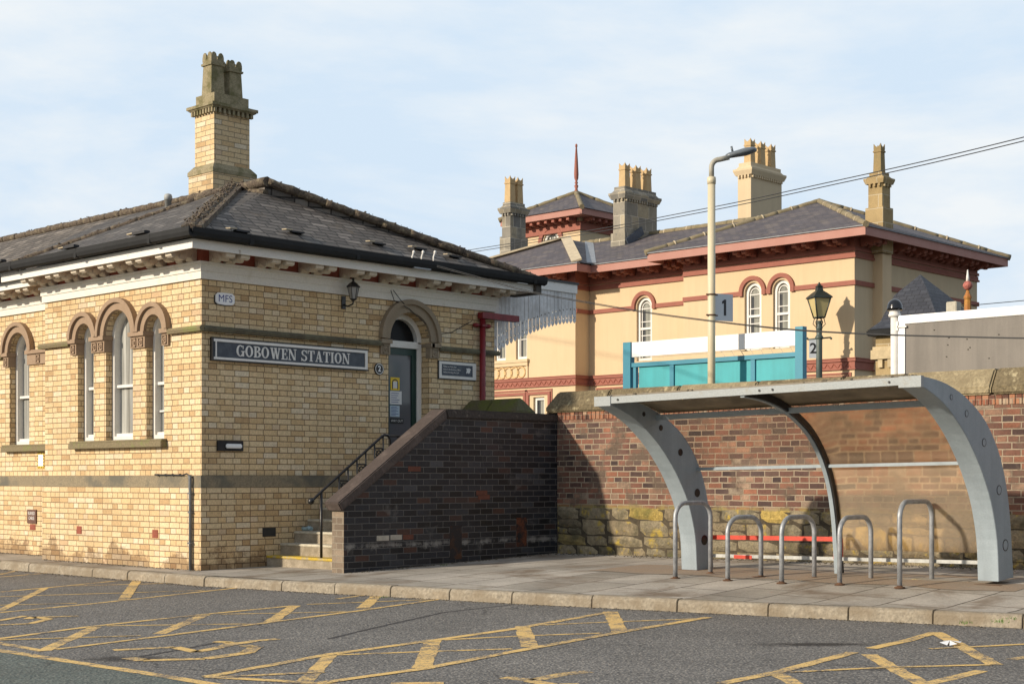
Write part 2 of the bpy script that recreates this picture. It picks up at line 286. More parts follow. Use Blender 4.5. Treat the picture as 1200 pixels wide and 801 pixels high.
# ---------- geometry ----------
class MB:
    def __init__(s): s.v = []; s.f = []; s.m = []; s.sm = []; s.mi = 0
    def face(s, pts, smooth=False):
        b = len(s.v); s.v += [Vector(p) for p in pts]; s.f.append(list(range(b, b+len(pts)))); s.m.append(s.mi); s.sm.append(smooth)
    def quadmesh(s, verts, faces, smooth=False):
        b = len(s.v); s.v += [Vector(p) for p in verts]
        for f in faces: s.f.append([b+i for i in f]); s.m.append(s.mi); s.sm.append(smooth)
    def box(s, x0, x1, y0, y1, z0, z1):
        v = [(x0, y0, z0), (x1, y0, z0), (x1, y1, z0), (x0, y1, z0), (x0, y0, z1), (x1, y0, z1), (x1, y1, z1), (x0, y1, z1)]
        s.quadmesh(v, [(0, 3, 2, 1), (4, 5, 6, 7), (0, 1, 5, 4), (1, 2, 6, 5), (2, 3, 7, 6), (3, 0, 4, 7)]); return s
    def frustum(s, a, z0, b, z1):   # a, b = (x0,x1,y0,y1)
        v = [(a[0], a[2], z0), (a[1], a[2], z0), (a[1], a[3], z0), (a[0], a[3], z0), (b[0], b[2], z1), (b[1], b[2], z1), (b[1], b[3], z1), (b[0], b[3], z1)]
        s.quadmesh(v, [(0, 3, 2, 1), (4, 5, 6, 7), (0, 1, 5, 4), (1, 2, 6, 5), (2, 3, 7, 6), (3, 0, 4, 7)]); return s
    def prism(s, poly, fn, d0, d1, smooth=False):   # poly in 2D, fn(u,v,d)->3D
        n = len(poly); A = [fn(u, v, d0) for u, v in poly]; B = [fn(u, v, d1) for u, v in poly]
        s.quadmesh(A+B, [tuple(range(n))[::-1], tuple(range(n, 2*n))]+[(i, (i+1) % n, n+(i+1) % n, n+i) for i in range(n)], smooth); return s
    def tube(s, pts, r, n=10, smooth=True, caps=True):
        pts = [Vector(p) for p in pts]; rr = r if isinstance(r, (list, tuple)) else [r]*len(pts)
        prev = None; rings = []
        for i, p in enumerate(pts):
            d = (pts[min(i+1, len(pts)-1)]-pts[max(i-1, 0)]).normalized()
            a = prev if prev else (Vector((0, 0, 1)) if abs(d.z) < .9 else Vector((1, 0, 0)))
            a = (a-d*a.dot(d)).normalized(); prev = a; b = d.cross(a)
            rings.append([p+(a*math.cos(2*math.pi*k/n)+b*math.sin(2*math.pi*k/n))*rr[i] for k in range(n)])
        b0 = len(s.v)
        s.quadmesh([q for g in rings for q in g], [(i*n+k, i*n+(k+1) % n, (i+1)*n+(k+1) % n, (i+1)*n+k) for i in range(len(pts)-1) for k in range(n)], smooth)
        if caps:
            s.face(rings[0][::-1]); s.face(rings[-1])
        return s
    def lathe(s, c, prof, n=16, smooth=True, sides=None):
        c = Vector(c); n = sides or n; off = math.pi/n if sides else 0
        V = [c+Vector((r*math.cos(2*math.pi*k/n+off), r*math.sin(2*math.pi*k/n+off), z)) for r, z in prof for k in range(n)]
        s.quadmesh(V, [(i*n+k, i*n+(k+1) % n, (i+1)*n+(k+1) % n, (i+1)*n+k) for i in range(len(prof)-1) for k in range(n)], smooth and not sides)
        s.face(V[:n][::-1]); s.face(V[-n:]); return s
    def bar(s, p, q, w, h, up=(0, 0, 1)):
        p, q = Vector(p), Vector(q); d = (q-p).normalized(); up = Vector(up)
        a = d.cross(up).normalized()*w/2; b = a.cross(d).normalized()*h/2
        v = [p-a-b, p+a-b, p+a+b, p-a+b, q-a-b, q+a-b, q+a+b, q-a+b]
        s.quadmesh(v, [(0, 3, 2, 1), (4, 5, 6, 7), (0, 1, 5, 4), (1, 2, 6, 5), (2, 3, 7, 6), (3, 0, 4, 7)]); return s
    def build(s, name, mats, parent=None, bevel=0, fix=True):
        me = bpy.data.meshes.new(name); me.from_pydata([tuple(v) for v in s.v], [], s.f)
        mats = mats if isinstance(mats, (list, tuple)) else [mats]
        for m in mats: me.materials.append(m)
        for i, p in enumerate(me.polygons): p.material_index = s.m[i]; p.use_smooth = s.sm[i]
        bm = bmesh.new(); bm.from_mesh(me)
        bmesh.ops.remove_doubles(bm, verts=bm.verts, dist=.00005)
        if fix: bmesh.ops.recalc_face_normals(bm, faces=bm.faces)
        if bevel:
            ed = [e for e in bm.edges if len(e.link_faces) == 2 and e.calc_face_angle(0) > .5]
            bmesh.ops.bevel(bm, geom=ed, offset=bevel, segments=2, affect='EDGES', clamp_overlap=True)
        uvl = bm.loops.layers.uv.new('UVMap')
        for f in bm.faces:
            n = f.normal
            if abs(n.z) > .97: ua, va = Vector((1, 0, 0)), Vector((0, 1, 0))
            else:
                ua = Vector((0, 0, 1)).cross(n).normalized(); va = n.cross(ua).normalized()
                if abs(n.z) < .3 and 0: va = Vector((0, 0, 1))
            for l in f.loops: l[uvl].uv = (l.vert.co.dot(ua), l.vert.co.dot(va))
        bm.to_mesh(me); bm.free()
        o = bpy.data.objects.new(name, me); C.objects.link(o)
        if parent: attach(o, parent)
        return o
def attach(o, parent):
    off = Vector((0, 0, 0)); q = parent
    while q: off += q.location; q = q.parent
    o.parent = parent; o.location = -off
def thing(name, label, cat, loc=(0, 0, 0), group=None):
    o = bpy.data.objects.new(name, None); C.objects.link(o); o.location = loc; o.empty_display_size = .2
    o['label'] = label; o['category'] = cat
    if group: o['group'] = group
    return o
def tag(o, label, cat, group=None):
    o['label'] = label; o['category'] = cat
    if group: o['group'] = group
    return o
def struct(o): o['kind'] = 'structure'; return o
def lab(o, s): o['label'] = s; return o

def arch_poly(u0, u1, z0, zs, n=14, rise=None):
    c = (u0+u1)/2; r = (u1-u0)/2; rise = rise or r
    return [(u0, z0), (u1, z0)]+[(c+r*math.cos(math.pi*k/n), zs+rise*math.sin(math.pi*k/n)) for k in range(n+1)]
def PX(X, s=1):   # plane facing -X at X; d goes inwards (+X)
    return lambda u, v, d: Vector((X+s*d, u, v))
def PY(Y, s=1):
    return lambda u, v, d: Vector((u, Y+s*d, v))
def wall(mb, fn, outer, holes, rev=.15):
    polys = [outer]+holes
    tri = tessellate_polygon([[Vector((u, v, 0)) for u, v in q] for q in polys])
    flat = [p for q in polys for p in q]
    for t in tri: mb.face([fn(*flat[i], 0) for i in t])
    for h in holes:
        n = len(h)
        for i in range(n): mb.face([fn(*h[i], 0), fn(*h[(i+1) % n], 0), fn(*h[(i+1) % n], rev), fn(*h[i], rev)])
def rect(u0, u1, z0, z1): return [(u0, z0), (u1, z0), (u1, z1), (u0, z1)]
def ring(mb, fn, c, zs, r0, r1, d0, d1, n=16, a0=0, a1=math.pi, leg=0):
    P = []
    for k in range(n+1):
        a = a0+(a1-a0)*k/n; P.append((math.cos(a), math.sin(a)))
    for k in range(n):
        (a, b), (e, f) = P[k], P[k+1]
        mb.prism([(c+r0*a, zs+r0*b), (c+r1*a, zs+r1*b), (c+r1*e, zs+r1*f), (c+r0*e, zs+r0*f)], fn, d0, d1)
def sweep_frame(mb, fn, outer, w, d0, d1):
    """frame strip inside a closed convex outline"""
    cx = sum(p[0] for p in outer)/len(outer); cz = sum(p[1] for p in outer)/len(outer)
    u0 = min(p[0] for p in outer); u1 = max(p[0] for p in outer); z0 = min(p[1] for p in outer); z1 = max(p[1] for p in outer)
    su = (u1-u0-2*w)/(u1-u0); sz = (z1-z0-2*w)/(z1-z0); mu = (u0+u1)/2; mz = (z0+z1)/2
    inn = [(mu+(a-mu)*su, mz+(b-mz)*sz) for a, b in outer]
    n = len(outer)
    for i in range(n):
        j = (i+1) % n; mb.prism([outer[i], outer[j], inn[j], inn[i]], fn, d0, d1)
    return inn
def textmesh(name, s, size, fn, mat_, parent=None, extrude=.002, align='CENTER', d=0, sx=1, offset=0):
    cu = bpy.data.curves.new(name, 'FONT'); cu.body = s; cu.size = size; cu.align_x = align; cu.align_y = 'CENTER'; cu.extrude = 0; cu.offset = offset; cu.resolution_u = 3
    tmp = bpy.data.objects.new(name, cu); C.objects.link(tmp)
    dg = bpy.context.evaluated_depsgraph_get(); me = tmp.evaluated_get(dg).to_mesh()
    mb = MB()
    for p_ in me.polygons: mb.face([fn(me.vertices[i].co.x*sx, me.vertices[i].co.y, d) for i in p_.vertices])
    tmp.evaluated_get(dg).to_mesh_clear(); bpy.data.objects.remove(tmp); bpy.data.curves.remove(cu)
    return mb.build(name, mat_, parent, fix=False)

# =====================================================================================
# WORLD, SUN, CAMERA
# =====================================================================================
sc = bpy.context.scene
SD = Vector((1, -.34, -.39)).normalized()     # direction the sunlight travels
elev = math.asin(-SD.z); az = math.atan2(-SD.x, -SD.y)   # compass angle from +Y towards +X
w = bpy.data.worlds.new('World'); sc.world = w; w.use_nodes = True; nt = w.node_tree; nt.nodes.clear()
out = nt.nodes.new('ShaderNodeOutputWorld'); bg = nt.nodes.new('ShaderNodeBackground'); L(nt, bg.outputs[0], out.inputs[0])
sky = N(nt, 'ShaderNodeTexSky', sky_type='NISHITA', sun_disc=False, sun_elevation=elev, sun_rotation=az, altitude=80, air_density=1.0, dust_density=1.2, ozone_density=1.2)
tc = N(nt, 'ShaderNodeTexCoord'); mp = N(nt, 'ShaderNodeMapping'); mp.inputs['Scale'].default_value = (1, 1, 3.2); mp.inputs['Rotation'].default_value = (.1, .25, .4)
L(nt, tc.outputs['Generated'], mp.inputs[0])
cl = noise(nt, mp.outputs[0], 2.6, 9, .58, .35); cl2 = noise(nt, mp.outputs[0], 9, 6, .6)
f = ramp(nt, mth(nt, 'ADD', cl, mth(nt, 'MULTIPLY', mth(nt, 'SUBTRACT', cl2, .5), .22)), [(.40, .0), (.60, 1.)])
# added brightening of the sky along the view direction; the rest stays dimmer
dt = N(nt, 'ShaderNodeVectorMath', operation='DOT_PRODUCT'); L(nt, tc.outputs['Generated'], dt.inputs[0]); dt.inputs[1].default_value = (cy_, sy_, 0.0)
view_boost = ramp(nt, dt.outputs['Value'], [(.15, 0.), (.75, 1.)])
clear_sky = mix(nt, .75, sky.outputs[0], (3.7, 4.1, 4.7))
clouded = mix(nt, f, (4.75, 5.7, 6.7), (6.25, 6.55, 6.75))
skc = mix(nt, view_boost, clear_sky, clouded)
L(nt, skc, bg.inputs[0]); bg.inputs[1].default_value = .112
sl = bpy.data.lights.new('sun', 'SUN'); sl.energy = 3.8; sl.angle = R(1.6); sl.color = (1, .87, .70)
so = bpy.data.objects.new('sun', sl); C.objects.link(so); so.rotation_euler = SD.to_track_quat('-Z', 'Y').to_euler(); so.location = (-20, 10, 20)
cd = bpy.data.cameras.new('camera'); co = bpy.data.objects.new('camera', cd); C.objects.link(co); sc.camera = co
cd.sensor_width = 36; cd.lens = 36*FPX/1200; cd.shift_y = (HY-400.5)/1200; cd.clip_end = 2000; cd.clip_start = .1
co.location = (0, 0, HC); co.rotation_euler = (R(90), 0, YAW-math.pi/2)
sc.view_settings.view_transform = 'Standard'; sc.view_settings.look = 'None'; sc.view_settings.exposure = .33; sc.view_settings.gamma = 1
sc.render.resolution_x = 1024; sc.render.resolution_y = 683
try:
    sc.cycles.transparent_max_bounces = 12; sc.cycles.max_bounces = 8
except Exception: pass

# =====================================================================================
# GROUND
# =====================================================================================
ZR = -.12
KP = [(10.9, 70), (10.8, 20.6), (10.82, 15.5), (11.0, 14.2), (11.57, 11.0), (12.2, 8.2), (12.75, 5.9), (13.6, 2.4), (16, -8), (16.5, -20)]
def kx(Y):
    for (x0, y0), (x1, y1) in zip(KP, KP[1:]):
        if y1 <= Y <= y0: return x0+(x1-x0)*(y0-Y)/(y0-y1)
    return KP[0][0] if Y > KP[0][1] else KP[-1][0]
def g(X, Y):
    d = max(0, X-kx(Y)-.3)
    return .028*d+.013*max(-2, min(10, 14.43-Y))*min(1, d/2) if d > 0 else 0
m = MB(); m.face([(-400, -400, -.17), (400, -400, -.17), (400, 400, -.17), (-400, 400, -.17)]); struct(m.build('ground', grass))
m = MB(); m.face([(-60, -60, ZR), (19, -60, ZR), (19, 80, ZR), (-60, 80, ZR)]); struct(m.build('car_park', road_m))
A_, B_ = onZ(0, 762.5, ZR), onZ(250, 802.5, ZR); dd = (B_-A_).normalized(); nn = Vector((dd.y, -dd.x, 0)); nn = -nn if nn.dot(-A_) < 0 else nn
m = MB(); q0 = A_-dd*40; q1 = B_+dd*30
m.face([(*q0.xy, ZR+.004), (*q1.xy, ZR+.004), (*(q1+nn*9).xy, ZR+.004), (*(q0+nn*9).xy, ZR+.004)]); struct(m.build('road_lane', lane_m))
# pavement as a gently tilted sheet
m = MB(); ys = [-16+i*.4 for i in range(200)]; NX = 22; V = []; F = []
for i, Y in enumerate(ys):
    k = kx(Y)+.16
    for j in range(NX):
        X = k+(16.9-k)*j/(NX-1); V.append((X, Y, g(X, Y)))
for i in range(len(ys)-1):
    for j in range(NX-1):
        a = i*NX+j; F.append((a, a+1, a+NX+1, a+NX))
m.quadmesh(V, F, True); struct(m.build('pavement', pave))
# brown made-up strip round the hoops
m = MB(); V = []; F = []; ys = [6.6+i*.25 for i in range(22)]
for Y in ys:
    wob = .06*math.sin(Y*5)
    for X in (13.9+wob, 14.3, 15.0+wob*.5): V.append((X-.05*(Y-9), Y, g(X-.05*(Y-9), Y)+.004))
for i in range(len(ys)-1):
    for j in range(2): a = i*3+j; F.append((a, a+1, a+4, a+3))
m.quadmesh(V, F, True); struct(m.build('pavement_apron', apron))
# kerbstones
m = MB()
s_ = 0; pts = [Vector((x, y, 0)) for x, y in KP]
rng = random.Random(3)
for a, b in zip(pts[:-1], pts[1:]):
    Lg = (b-a).length; n = max(1, round(Lg/.92)); d = (b-a)/n; dn = d.normalized(); nr = Vector((-dn.y, dn.x, 0))
    if nr.x < 0: nr = -nr
    for i in range(n):
        p0 = a+d*i+dn*.006; p1 = a+d*(i+1)-dn*.006; dz = rng.uniform(-.006, .006)
        if p0.y < -10 or p0.y > 45: continue
        o_ = rng.uniform(-.005, .005)
        prof = [(o_, ZR-.05), (o_+.01, -.035+dz), (o_+.022, -.012+dz), (o_+.045, dz), (.165, dz), (.165, ZR-.05)]
        m.quadmesh([p0+nr*u+Vector((0, 0, z)) for u, z in prof]+[p1+nr*u+Vector((0, 0, z)) for u, z in prof],
                   [(0, 1, 2, 3, 4, 5), (11, 10, 9, 8, 7, 6)]+[(k, k+6, (k+1) % 6+6, (k+1) % 6) for k in range(6)])
struct(m.build('kerb', kerbm, bevel=.004))
# platforms and track bed beyond the wall
m = MB(); m.box(16.5, 21.0, -12, 16.4, -.1, 1.10); struct(m.build('near_platform', plat))
m = MB(); m.box(21.0, 26.4, -14, 70, -.16, .25); struct(m.build('track_bed', ballast))
m = MB(); m.box(26.4, 60, -14, 75, -.16, 1.05); struct(m.build('far_platform', plat))
for i, X in enumerate((22.0, 23.435, 24.2, 25.635)):
    mm = MB().box(X-.035, X+.035, -14, 70, .25, .42); struct(mm.build('rail_track', galv))
# painted bays -------------------------------------------------------------------------
def strip(mb, pts, w, z):
    P = [onZ(x, y, z) for x, y in pts]
    for a, b in zip(P, P[1:]):
        d = (b-a).normalized(); nr = Vector((-d.y, d.x, 0))*w/2
        n = max(2, int((b-a).length/.12)); 
        Lf = []; Rt = []
        for i in range(n+1):
            c = a+(b-a)*i/n; j1 = 1+rng.uniform(-.13, .13); j2 = 1+rng.uniform(-.13, .13)
            Lf.append(c+nr*j1); Rt.append(c-nr*j2)
        for i in range(n): mb.face([Lf[i], Rt[i], Rt[i+1], Lf[i+1]])
HATCH = [
 [(.09, [(0, 672.5), (22, 667.5)]), (.07, [(0, 675.5), (65, 670)]), (.09, [(0, 693), (55, 688), (177, 676)]), (.16, [(0, 715), (53, 688.5)]), (.07, [(80, 686), (250, 681.5)]),
  (.07, [(0, 698.5), (240, 691)]), (.09, [(0, 717), (110, 706.5), (302, 685.5)]), (.22, [(145, 702), (161.5, 678)]), (.07, [(0, 708.5), (90, 706)])],
 [(.09, [(-60, 753), (0, 747.5), (105, 733.5), (240, 719), (345, 709)]), (.09, [(66, 760), (210, 742), (420, 715), (525, 700)]), (.07, [(0, 749), (165, 744)]), (.20, [(51, 761.5), (112, 734)]),
  (.20, [(187, 742), (240, 719.5)]), (.22, [(317, 728), (345, 709)]), (.24, [(425, 712), (445, 694.5)]), (.07, [(125, 732.5), (310, 730)]), (.07, [(258, 719), (412, 716)]), (.09, [(395, 701), (445, 694.5)]), (.07, [(360, 707.5), (524, 701)])],
 [(.11, [(242, 792), (385, 766), (515, 748.5), (600, 736.5), (717, 716)]), (.11, [(242, 792), (330, 797), (420, 804)]), (.09, [(260, 792), (380, 786.5)]), (.11, [(370, 800), (500, 782), (600, 763), (720, 741), (830, 722.5)]), (.2, [(356, 800), (387, 767)]),
  (.24, [(494, 782), (508, 749)]), (.24, [(621, 757), (612, 733)]), (.26, [(726, 739.5), (716, 716)]), (.08, [(395, 766.5), (500, 762.5), (600, 759.5)]), (.08, [(520, 749), (608, 744.5), (705, 741)]), (.08, [(625, 732), (715, 728), (826, 724)])],
 [(.12, [(845, 800), (910, 787), (1000, 763.5)]), (.12, [(1020, 759), (1062, 750), (1096, 740)]), (.22, [(1096, 740), (1166, 778)]), (.08, [(1090, 759.3), (1140, 757), (1210, 753.5)]), (.08, [(925, 786.5), (1040, 781), (1160, 778)]),
  (.22, [(1018, 766), (1082, 801)]), (.2, [(908, 787), (940, 805)]), (.12, [(1085, 801), (1150, 785)]), (.1, [(1185, 772), (1230, 764)])],
 [(.10, [(-30, 747), (0, 753), (51, 762)]), (.12, [(-40, 755), (0, 761.5), (90, 775.5), (165, 787), (250, 801), (330, 815)])],
 [(.12, [(133, 761), (205, 757.5), (230, 763), (262, 757), (272, 752), (252, 751)]), (.12, [(262, 756), (300, 750), (326, 748)]), (.14, [(150, 770), (168, 773), (240, 771), (290, 764), (300, 757), (284, 755.5)])],
 [(.1, [(0, 731.5), (35, 730), (57, 724.5), (40, 722), (32, 724.5)]), (.1, [(-10, 728), (30, 721)]), (.1, [(45, 722.5), (92, 721)])],
 [(.13, [(590, 793), (625, 796), (660, 789), (690, 786)]), (.13, [(620, 797), (650, 802), (680, 801)]), (.12, [(458, 800), (520, 799.5)])]]
names = ['bay_hatching', 'bay_hatching', 'bay_hatching', 'bay_hatching', 'lane_edge_line', 'wheelchair_symbol', 'wheelchair_symbol', 'wheelchair_symbol']
k = 0
for nm, hs in zip(names, HATCH):
    mb = MB()
    for w_, pts in hs:
        if nm == 'lane_edge_line' and hs.index((w_, pts)) == 1: zz = ZR+.0065
        else: zz = ZR+.0015+.00025*(k % 12)
        strip(mb, pts, w_*(.85 if w_ < .15 else .56), zz); k += 1
    struct(mb.build(nm, paint, fix=False))
# dark worn hollow in the tarmac and a dark repair seam
def blot(name, pts, mat_, z):
    mb = MB(); c = onZ(sum(p[0] for p in pts)/len(pts), sum(p[1] for p in pts)/len(pts), z); P = [onZ(x, y, z) for x, y in pts]; Q = []
    for i, p in enumerate(P):
        for t in (0, .33, .66):
            q = p.lerp(P[(i+1) % len(P)], t); Q.append(c+(q-c)*(1+rng.uniform(-.22, .18)))
    for i in range(len(Q)): mb.face([c, Q[i], Q[(i+1) % len(Q)]])
    return struct(mb.build(name, mat_, fix=False))
mb = MB(); strip(mb, [(165, 768.5), (215, 760), (265, 750)], .05, ZR+.0012); strip(mb, [(385, 748), (430, 737), (470, 728), (520, 717), (600, 708)], .05, ZR+.0009); struct(mb.build('road_seam', patch_m, fix=False))
grit_m = simple('road_grit', (.16, .13, .095), .95, .6, 14, .0, col2=(.10, .085, .06))
mb = MB(); rg = random.Random(5)
for _ in range(1500):
    Y = rg.uniform(3.5, 24); X = kx(Y)-abs(rg.gauss(0, .07))-.005; r = rg.uniform(.004, .013); mb.lathe((X, Y, ZR), [(r, 0), (r*.8, r*.5), (r*.2, r*.7)], 5)
for _ in range(900):
    Y = rg.uniform(5, 14.3); X = 16.11-abs(rg.gauss(0, .12)); r = rg.uniform(.005, .016); mb.lathe((X, Y, g(X, Y)), [(r, 0), (r*.8, r*.5), (r*.2, r*.7)], 5)
for _ in range(500):
    X = rg.uniform(12.2, 16.1); Y = 14.43-abs(rg.gauss(0, .06)); r = rg.uniform(.005, .014); mb.lathe((X, Y, g(X, Y)), [(r, 0), (r*.8, r*.5), (r*.2, r*.7)], 5)
for _ in range(600):
    Y = rg.uniform(16.4, 24); X = (11.43 if Y < 20.4 else 11.92)-abs(rg.gauss(0, .05)); r = rg.uniform(.005, .014); mb.lathe((X, Y, g(X, Y)), [(r, 0), (r*.8, r*.5), (r*.2, r*.7)], 5)
o = mb.build('grit', grit_m, fix=False); o['kind'] = 'stuff'; o['label'] = 'loose grit and dead leaves along the kerb and wall feet'; o['category'] = 'grit'
# litter
mb = MB(); c = onZ(1113, 752.5, ZR+.02)
for i in range(7):
    a = i*.9; mb.face([c+Vector((0, 0, .02)), c+Vector((.10*math.cos(a), .10*math.sin(a), -.012+.02*(i % 2))), c+Vector((.09*math.cos(a+.7), .09*math.sin(a+.7), .012*(i % 3)-.012))])
tag(mb.build('litter', white_board, fix=False), 'scrap of white paper lying on the yellow hatching near the kerb', 'litter')

# =====================================================================================
# STATION BUILDING
# =====================================================================================
SX, SY = 11.46, 16.46; SX1 = 16.93; SYB = 20.44; RX = 11.95; ZC = 3.80; ZF = 4.02
st = thing('station_building', 'yellow brick single storey station house with grey slate hipped roof and arched windows', 'building', (SX, SY, 0))
fA, fB, fR = PX(SX), PY(SY), PX(RX)
WA = [(17.32, 17.75), (18.08, 18.77), (19.09, 19.52)]     # three lights of the near group
yA = lambda px, X=RX: onX(px, 0, X).y
# recessed range windows: pair beside the bay, one more pair further along
wr = [(yA(34.5), yA(12.2)), (yA(34.5)-1.17, yA(34.5)-.40)]
wr = [(yA(34.3), yA(11.5)), (yA(68.3), yA(46.2))]
WR = [w_ for w_ in wr]+[(23.9, 24.55), (26.6, 27.2)]
ZS = 3.2; ZSILL = 1.735
m = MB()
holes = [arch_poly(a, b, ZSILL, ZS) for a, b in WA]
wall(m, fA, rect(SY, SYB, -.3, 4.3), holes, .24)
DX0, DX1 = 14.71, 15.53; DZ = 3.24; DF = 1.11
wall(m, fB, rect(SX, SX1, -.3, 4.3), [arch_poly(DX0, DX1, DF, DZ)], .30)
wall(m, fR, rect(SYB, 40, -.3, 4.3), [arch_poly(a, b, ZSILL, ZS) for a, b in WR[:1]+WR[2:]], .24)
m.face([(SX, SYB, -.3), (RX, SYB, -.3), (RX, SYB, 4.3), (SX, SYB, 4.3)])
m.face([(SX1, SY, -.3), (SX1, 40, -.3), (SX1, 40, 4.3), (SX1, SY, 4.3)])
m.face([(RX, 40, -.3), (SX1, 40, -.3), (SX1, 40, 4.3), (RX, 40, 4.3)])
m.build('wall', yellow, st, fix=False)
# plinth: a thicker wall foot capped with a stone band
P0 = .03
m = MB(); m.box(SX-P0, SX+.05, SY-P0, SYB+P0, -.3, 1.085); m.box(SX+.05, 15.95, SY-P0, SY+.05, -.3, 1.085); m.box(RX-P0, RX+.05, SYB+P0, 40, -.3, 1.085)
m.build('plinth', yellow, st)
m = MB()
def band(mb, z0, z1, pr, top=0):
    mb.box(SX-pr, SX+.06, SY-pr, SYB+pr, z0, z1); mb.box(SX+.06, SX1+.02, SY-pr, SY+.06, z0, z1) if not top else None; mb.box(RX-pr, RX+.06, SYB+pr, 40, z0, z1)
band(m, 1.085, 1.24, .036)
m.build('plinth_band', band_stone, st)
# string course in pieces between the arches (its ends stop at the imposts)
def sc_piece(y0, y1, X): MB().prism([(-.06, 3.12), (-.075, 3.16), (-.05, 3.195), (.02, 3.20), (.02, 3.12)], lambda u, v, d: Vector((X+u, d, v)), y0, y1).build('string_course', sill_stone, st)
sc_piece(SY-.06, WA[0][0]-.16, SX); sc_piece(WA[2][1]+.17, SYB+.1, SX); sc_piece(WR[0][1]+.17, WR[2][0]-.17, RX); sc_piece(WR[2][1]+.17, WR[3][0]-.17, RX)
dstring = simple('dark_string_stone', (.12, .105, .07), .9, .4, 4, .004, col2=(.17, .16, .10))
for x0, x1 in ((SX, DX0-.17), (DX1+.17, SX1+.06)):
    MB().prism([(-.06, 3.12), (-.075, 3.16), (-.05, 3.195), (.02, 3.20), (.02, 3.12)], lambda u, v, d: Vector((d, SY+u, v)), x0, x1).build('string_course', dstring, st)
# windows
def station_window(fn, a, b, parent, bars=()):
    w0 = .24; c = (a+b)/2
    fr = MB(); outer = arch_poly(a+.004, b-.004, ZSILL+.005, ZS)
    inn = sweep_frame(fr, fn, outer, .055, .10, .235)
    zm = ZSILL+(ZS-ZSILL)*.52
    zt = ZS+(b-a)/2
    fr.prism(rect(a+.05, b-.05, zm-.02, zm+.02), fn, .135, .19)
    fr.prism(rect(a+.05, b-.05, ZSILL+.02, ZSILL+.10), fn, .13, .185)
    for z in bars: fr.prism(rect(a+.05, b-.05, z-.012, z+.012), fn, .16, .20)
    o = fr.build('window', whitep, parent)
    pn = MB(); pn.prism(arch_poly(a+.03, b-.03, ZSILL+.06, ZS), fn, .20, .215); pn.build('pane', pane_grey, o)
    cu = MB()   # dark gap beside the net curtain
    cu.prism(rect(a+.06, a+.06+(b-a)*.30, zm+.02, ZS+.05), fn, .186, .199); cu.build('blind_gap', pane_dark, o)
    return o
for a, b in WA: station_window(fA, a, b, st, (2.12,) if b < 17.8 else ())
for a, b in WR[:1]+WR[2:]: station_window(fR, a, b, st)
# arch surrounds
def surround(fn, a, b, r, parent, mat_=arch_stone):
    c = (a+b)/2; r0 = (b-a)/2; mb = MB()
    ring(mb, fn, c, ZS if fn is not fB else DZ, r0, r0+r*.62, -.045, .05, 18)
    ring(mb, fn, c, ZS if fn is not fB else DZ, r0+r*.62, r0+r, -.085, .03, 18)
    return mb.build('arch_surround', mat_, parent)
for a, b in WA: surround(fA, a, b, .165, st)
for a, b in WR[:1]+WR[2:]: surround(fR, a, b, .165, st)
surround(fB, DX0, DX1, .19, st, simple('grey_arch_stone', (.34, .27, .19), .9, .25, 7, .004, col2=(.27, .215, .15)))
# impost blocks with carved panels
def impost(fn, u0, u1, z, parent, carved=2, mat_=arch_stone, rev=.24):
    mb = MB()
    mb.prism(rect(u0-.012, u1+.012, z-.22, z-.055), fn, -.035, rev-.03)
    mb.prism(rect(u0-.028, u1+.028, z-.055, z+.004), fn, -.07, rev-.03)
    w_ = (u1-u0)/carved
    for k in range(carved):
        c = u0+w_*(k+.5); h = min(.055, w_*.36)
        for (p, q) in (((c-h, z-.20), (c+h, z-.19)), ((c-h, z-.09), (c+h, z-.08)), ((c-h, z-.20), (c-h+.012, z-.08)), ((c+h-.012, z-.20), (c+h, z-.08))):
            mb.prism(rect(p[0], q[0], p[1], q[1]), fn, -.05, -.035)
        ring(mb, fn, c, z-.14, .012, .026, -.052, -.035, 8, 0, 2*math.pi)
    return mb.build('impost', mat_, parent)
impost(fA, WA[0][0]-.13, WA[0][0], ZS, st, 1); impost(fA, WA[0][1], WA[1][0], ZS, st); impost(fA, WA[1][1], WA[2][0], ZS, st); impost(fA, WA[2][1], WA[2][1]+.14, ZS, st, 1)
impost(fR, WR[0][1], WR[0][1]+.14, ZS, st, 1); impost(fR, SYB+.02, WR[0][0], ZS, st)
for a, b in WR[2:]: impost(fR, a-.14, a, ZS, st, 1); impost(fR, b, b+.14, ZS, st, 1)
ga = simple('grey_impost_stone', (.30, .24, .17), .9, .25, 7, .004)
impost(fB, DX0-.16, DX0-.004, DZ-.02, st, 1, ga, .1); impost(fB, DX1+.004, DX1+.16, DZ-.02, st, 1, ga, .1)
m = MB(); m.prism(rect(DX1-.002, DX1+.05, DZ-.075, DZ-.02), fB, -.07, .26); m.build('impost_return', ga, st)
# sills
for (a, b, fn) in ((WA[0][0]-.07, WA[2][1]+.1, fA), (WR[0][0]-.9, WR[0][1]+.12, fR), (WR[2][0]-.1, WR[2][1]+.1, fR), (WR[3][0]-.1, WR[3][1]+.1, fR)):
    if fn is fR and a < SYB+.01: a = SYB+.01
    m = MB(); m.prism(rect(a, b, ZSILL-.11, ZSILL-.03), fn, -.10, .2); m.prism(rect(a+.005, b-.005, ZSILL-.03, ZSILL), fn, -.085, .23); m.build('sill', sill_stone, st, bevel=.006)
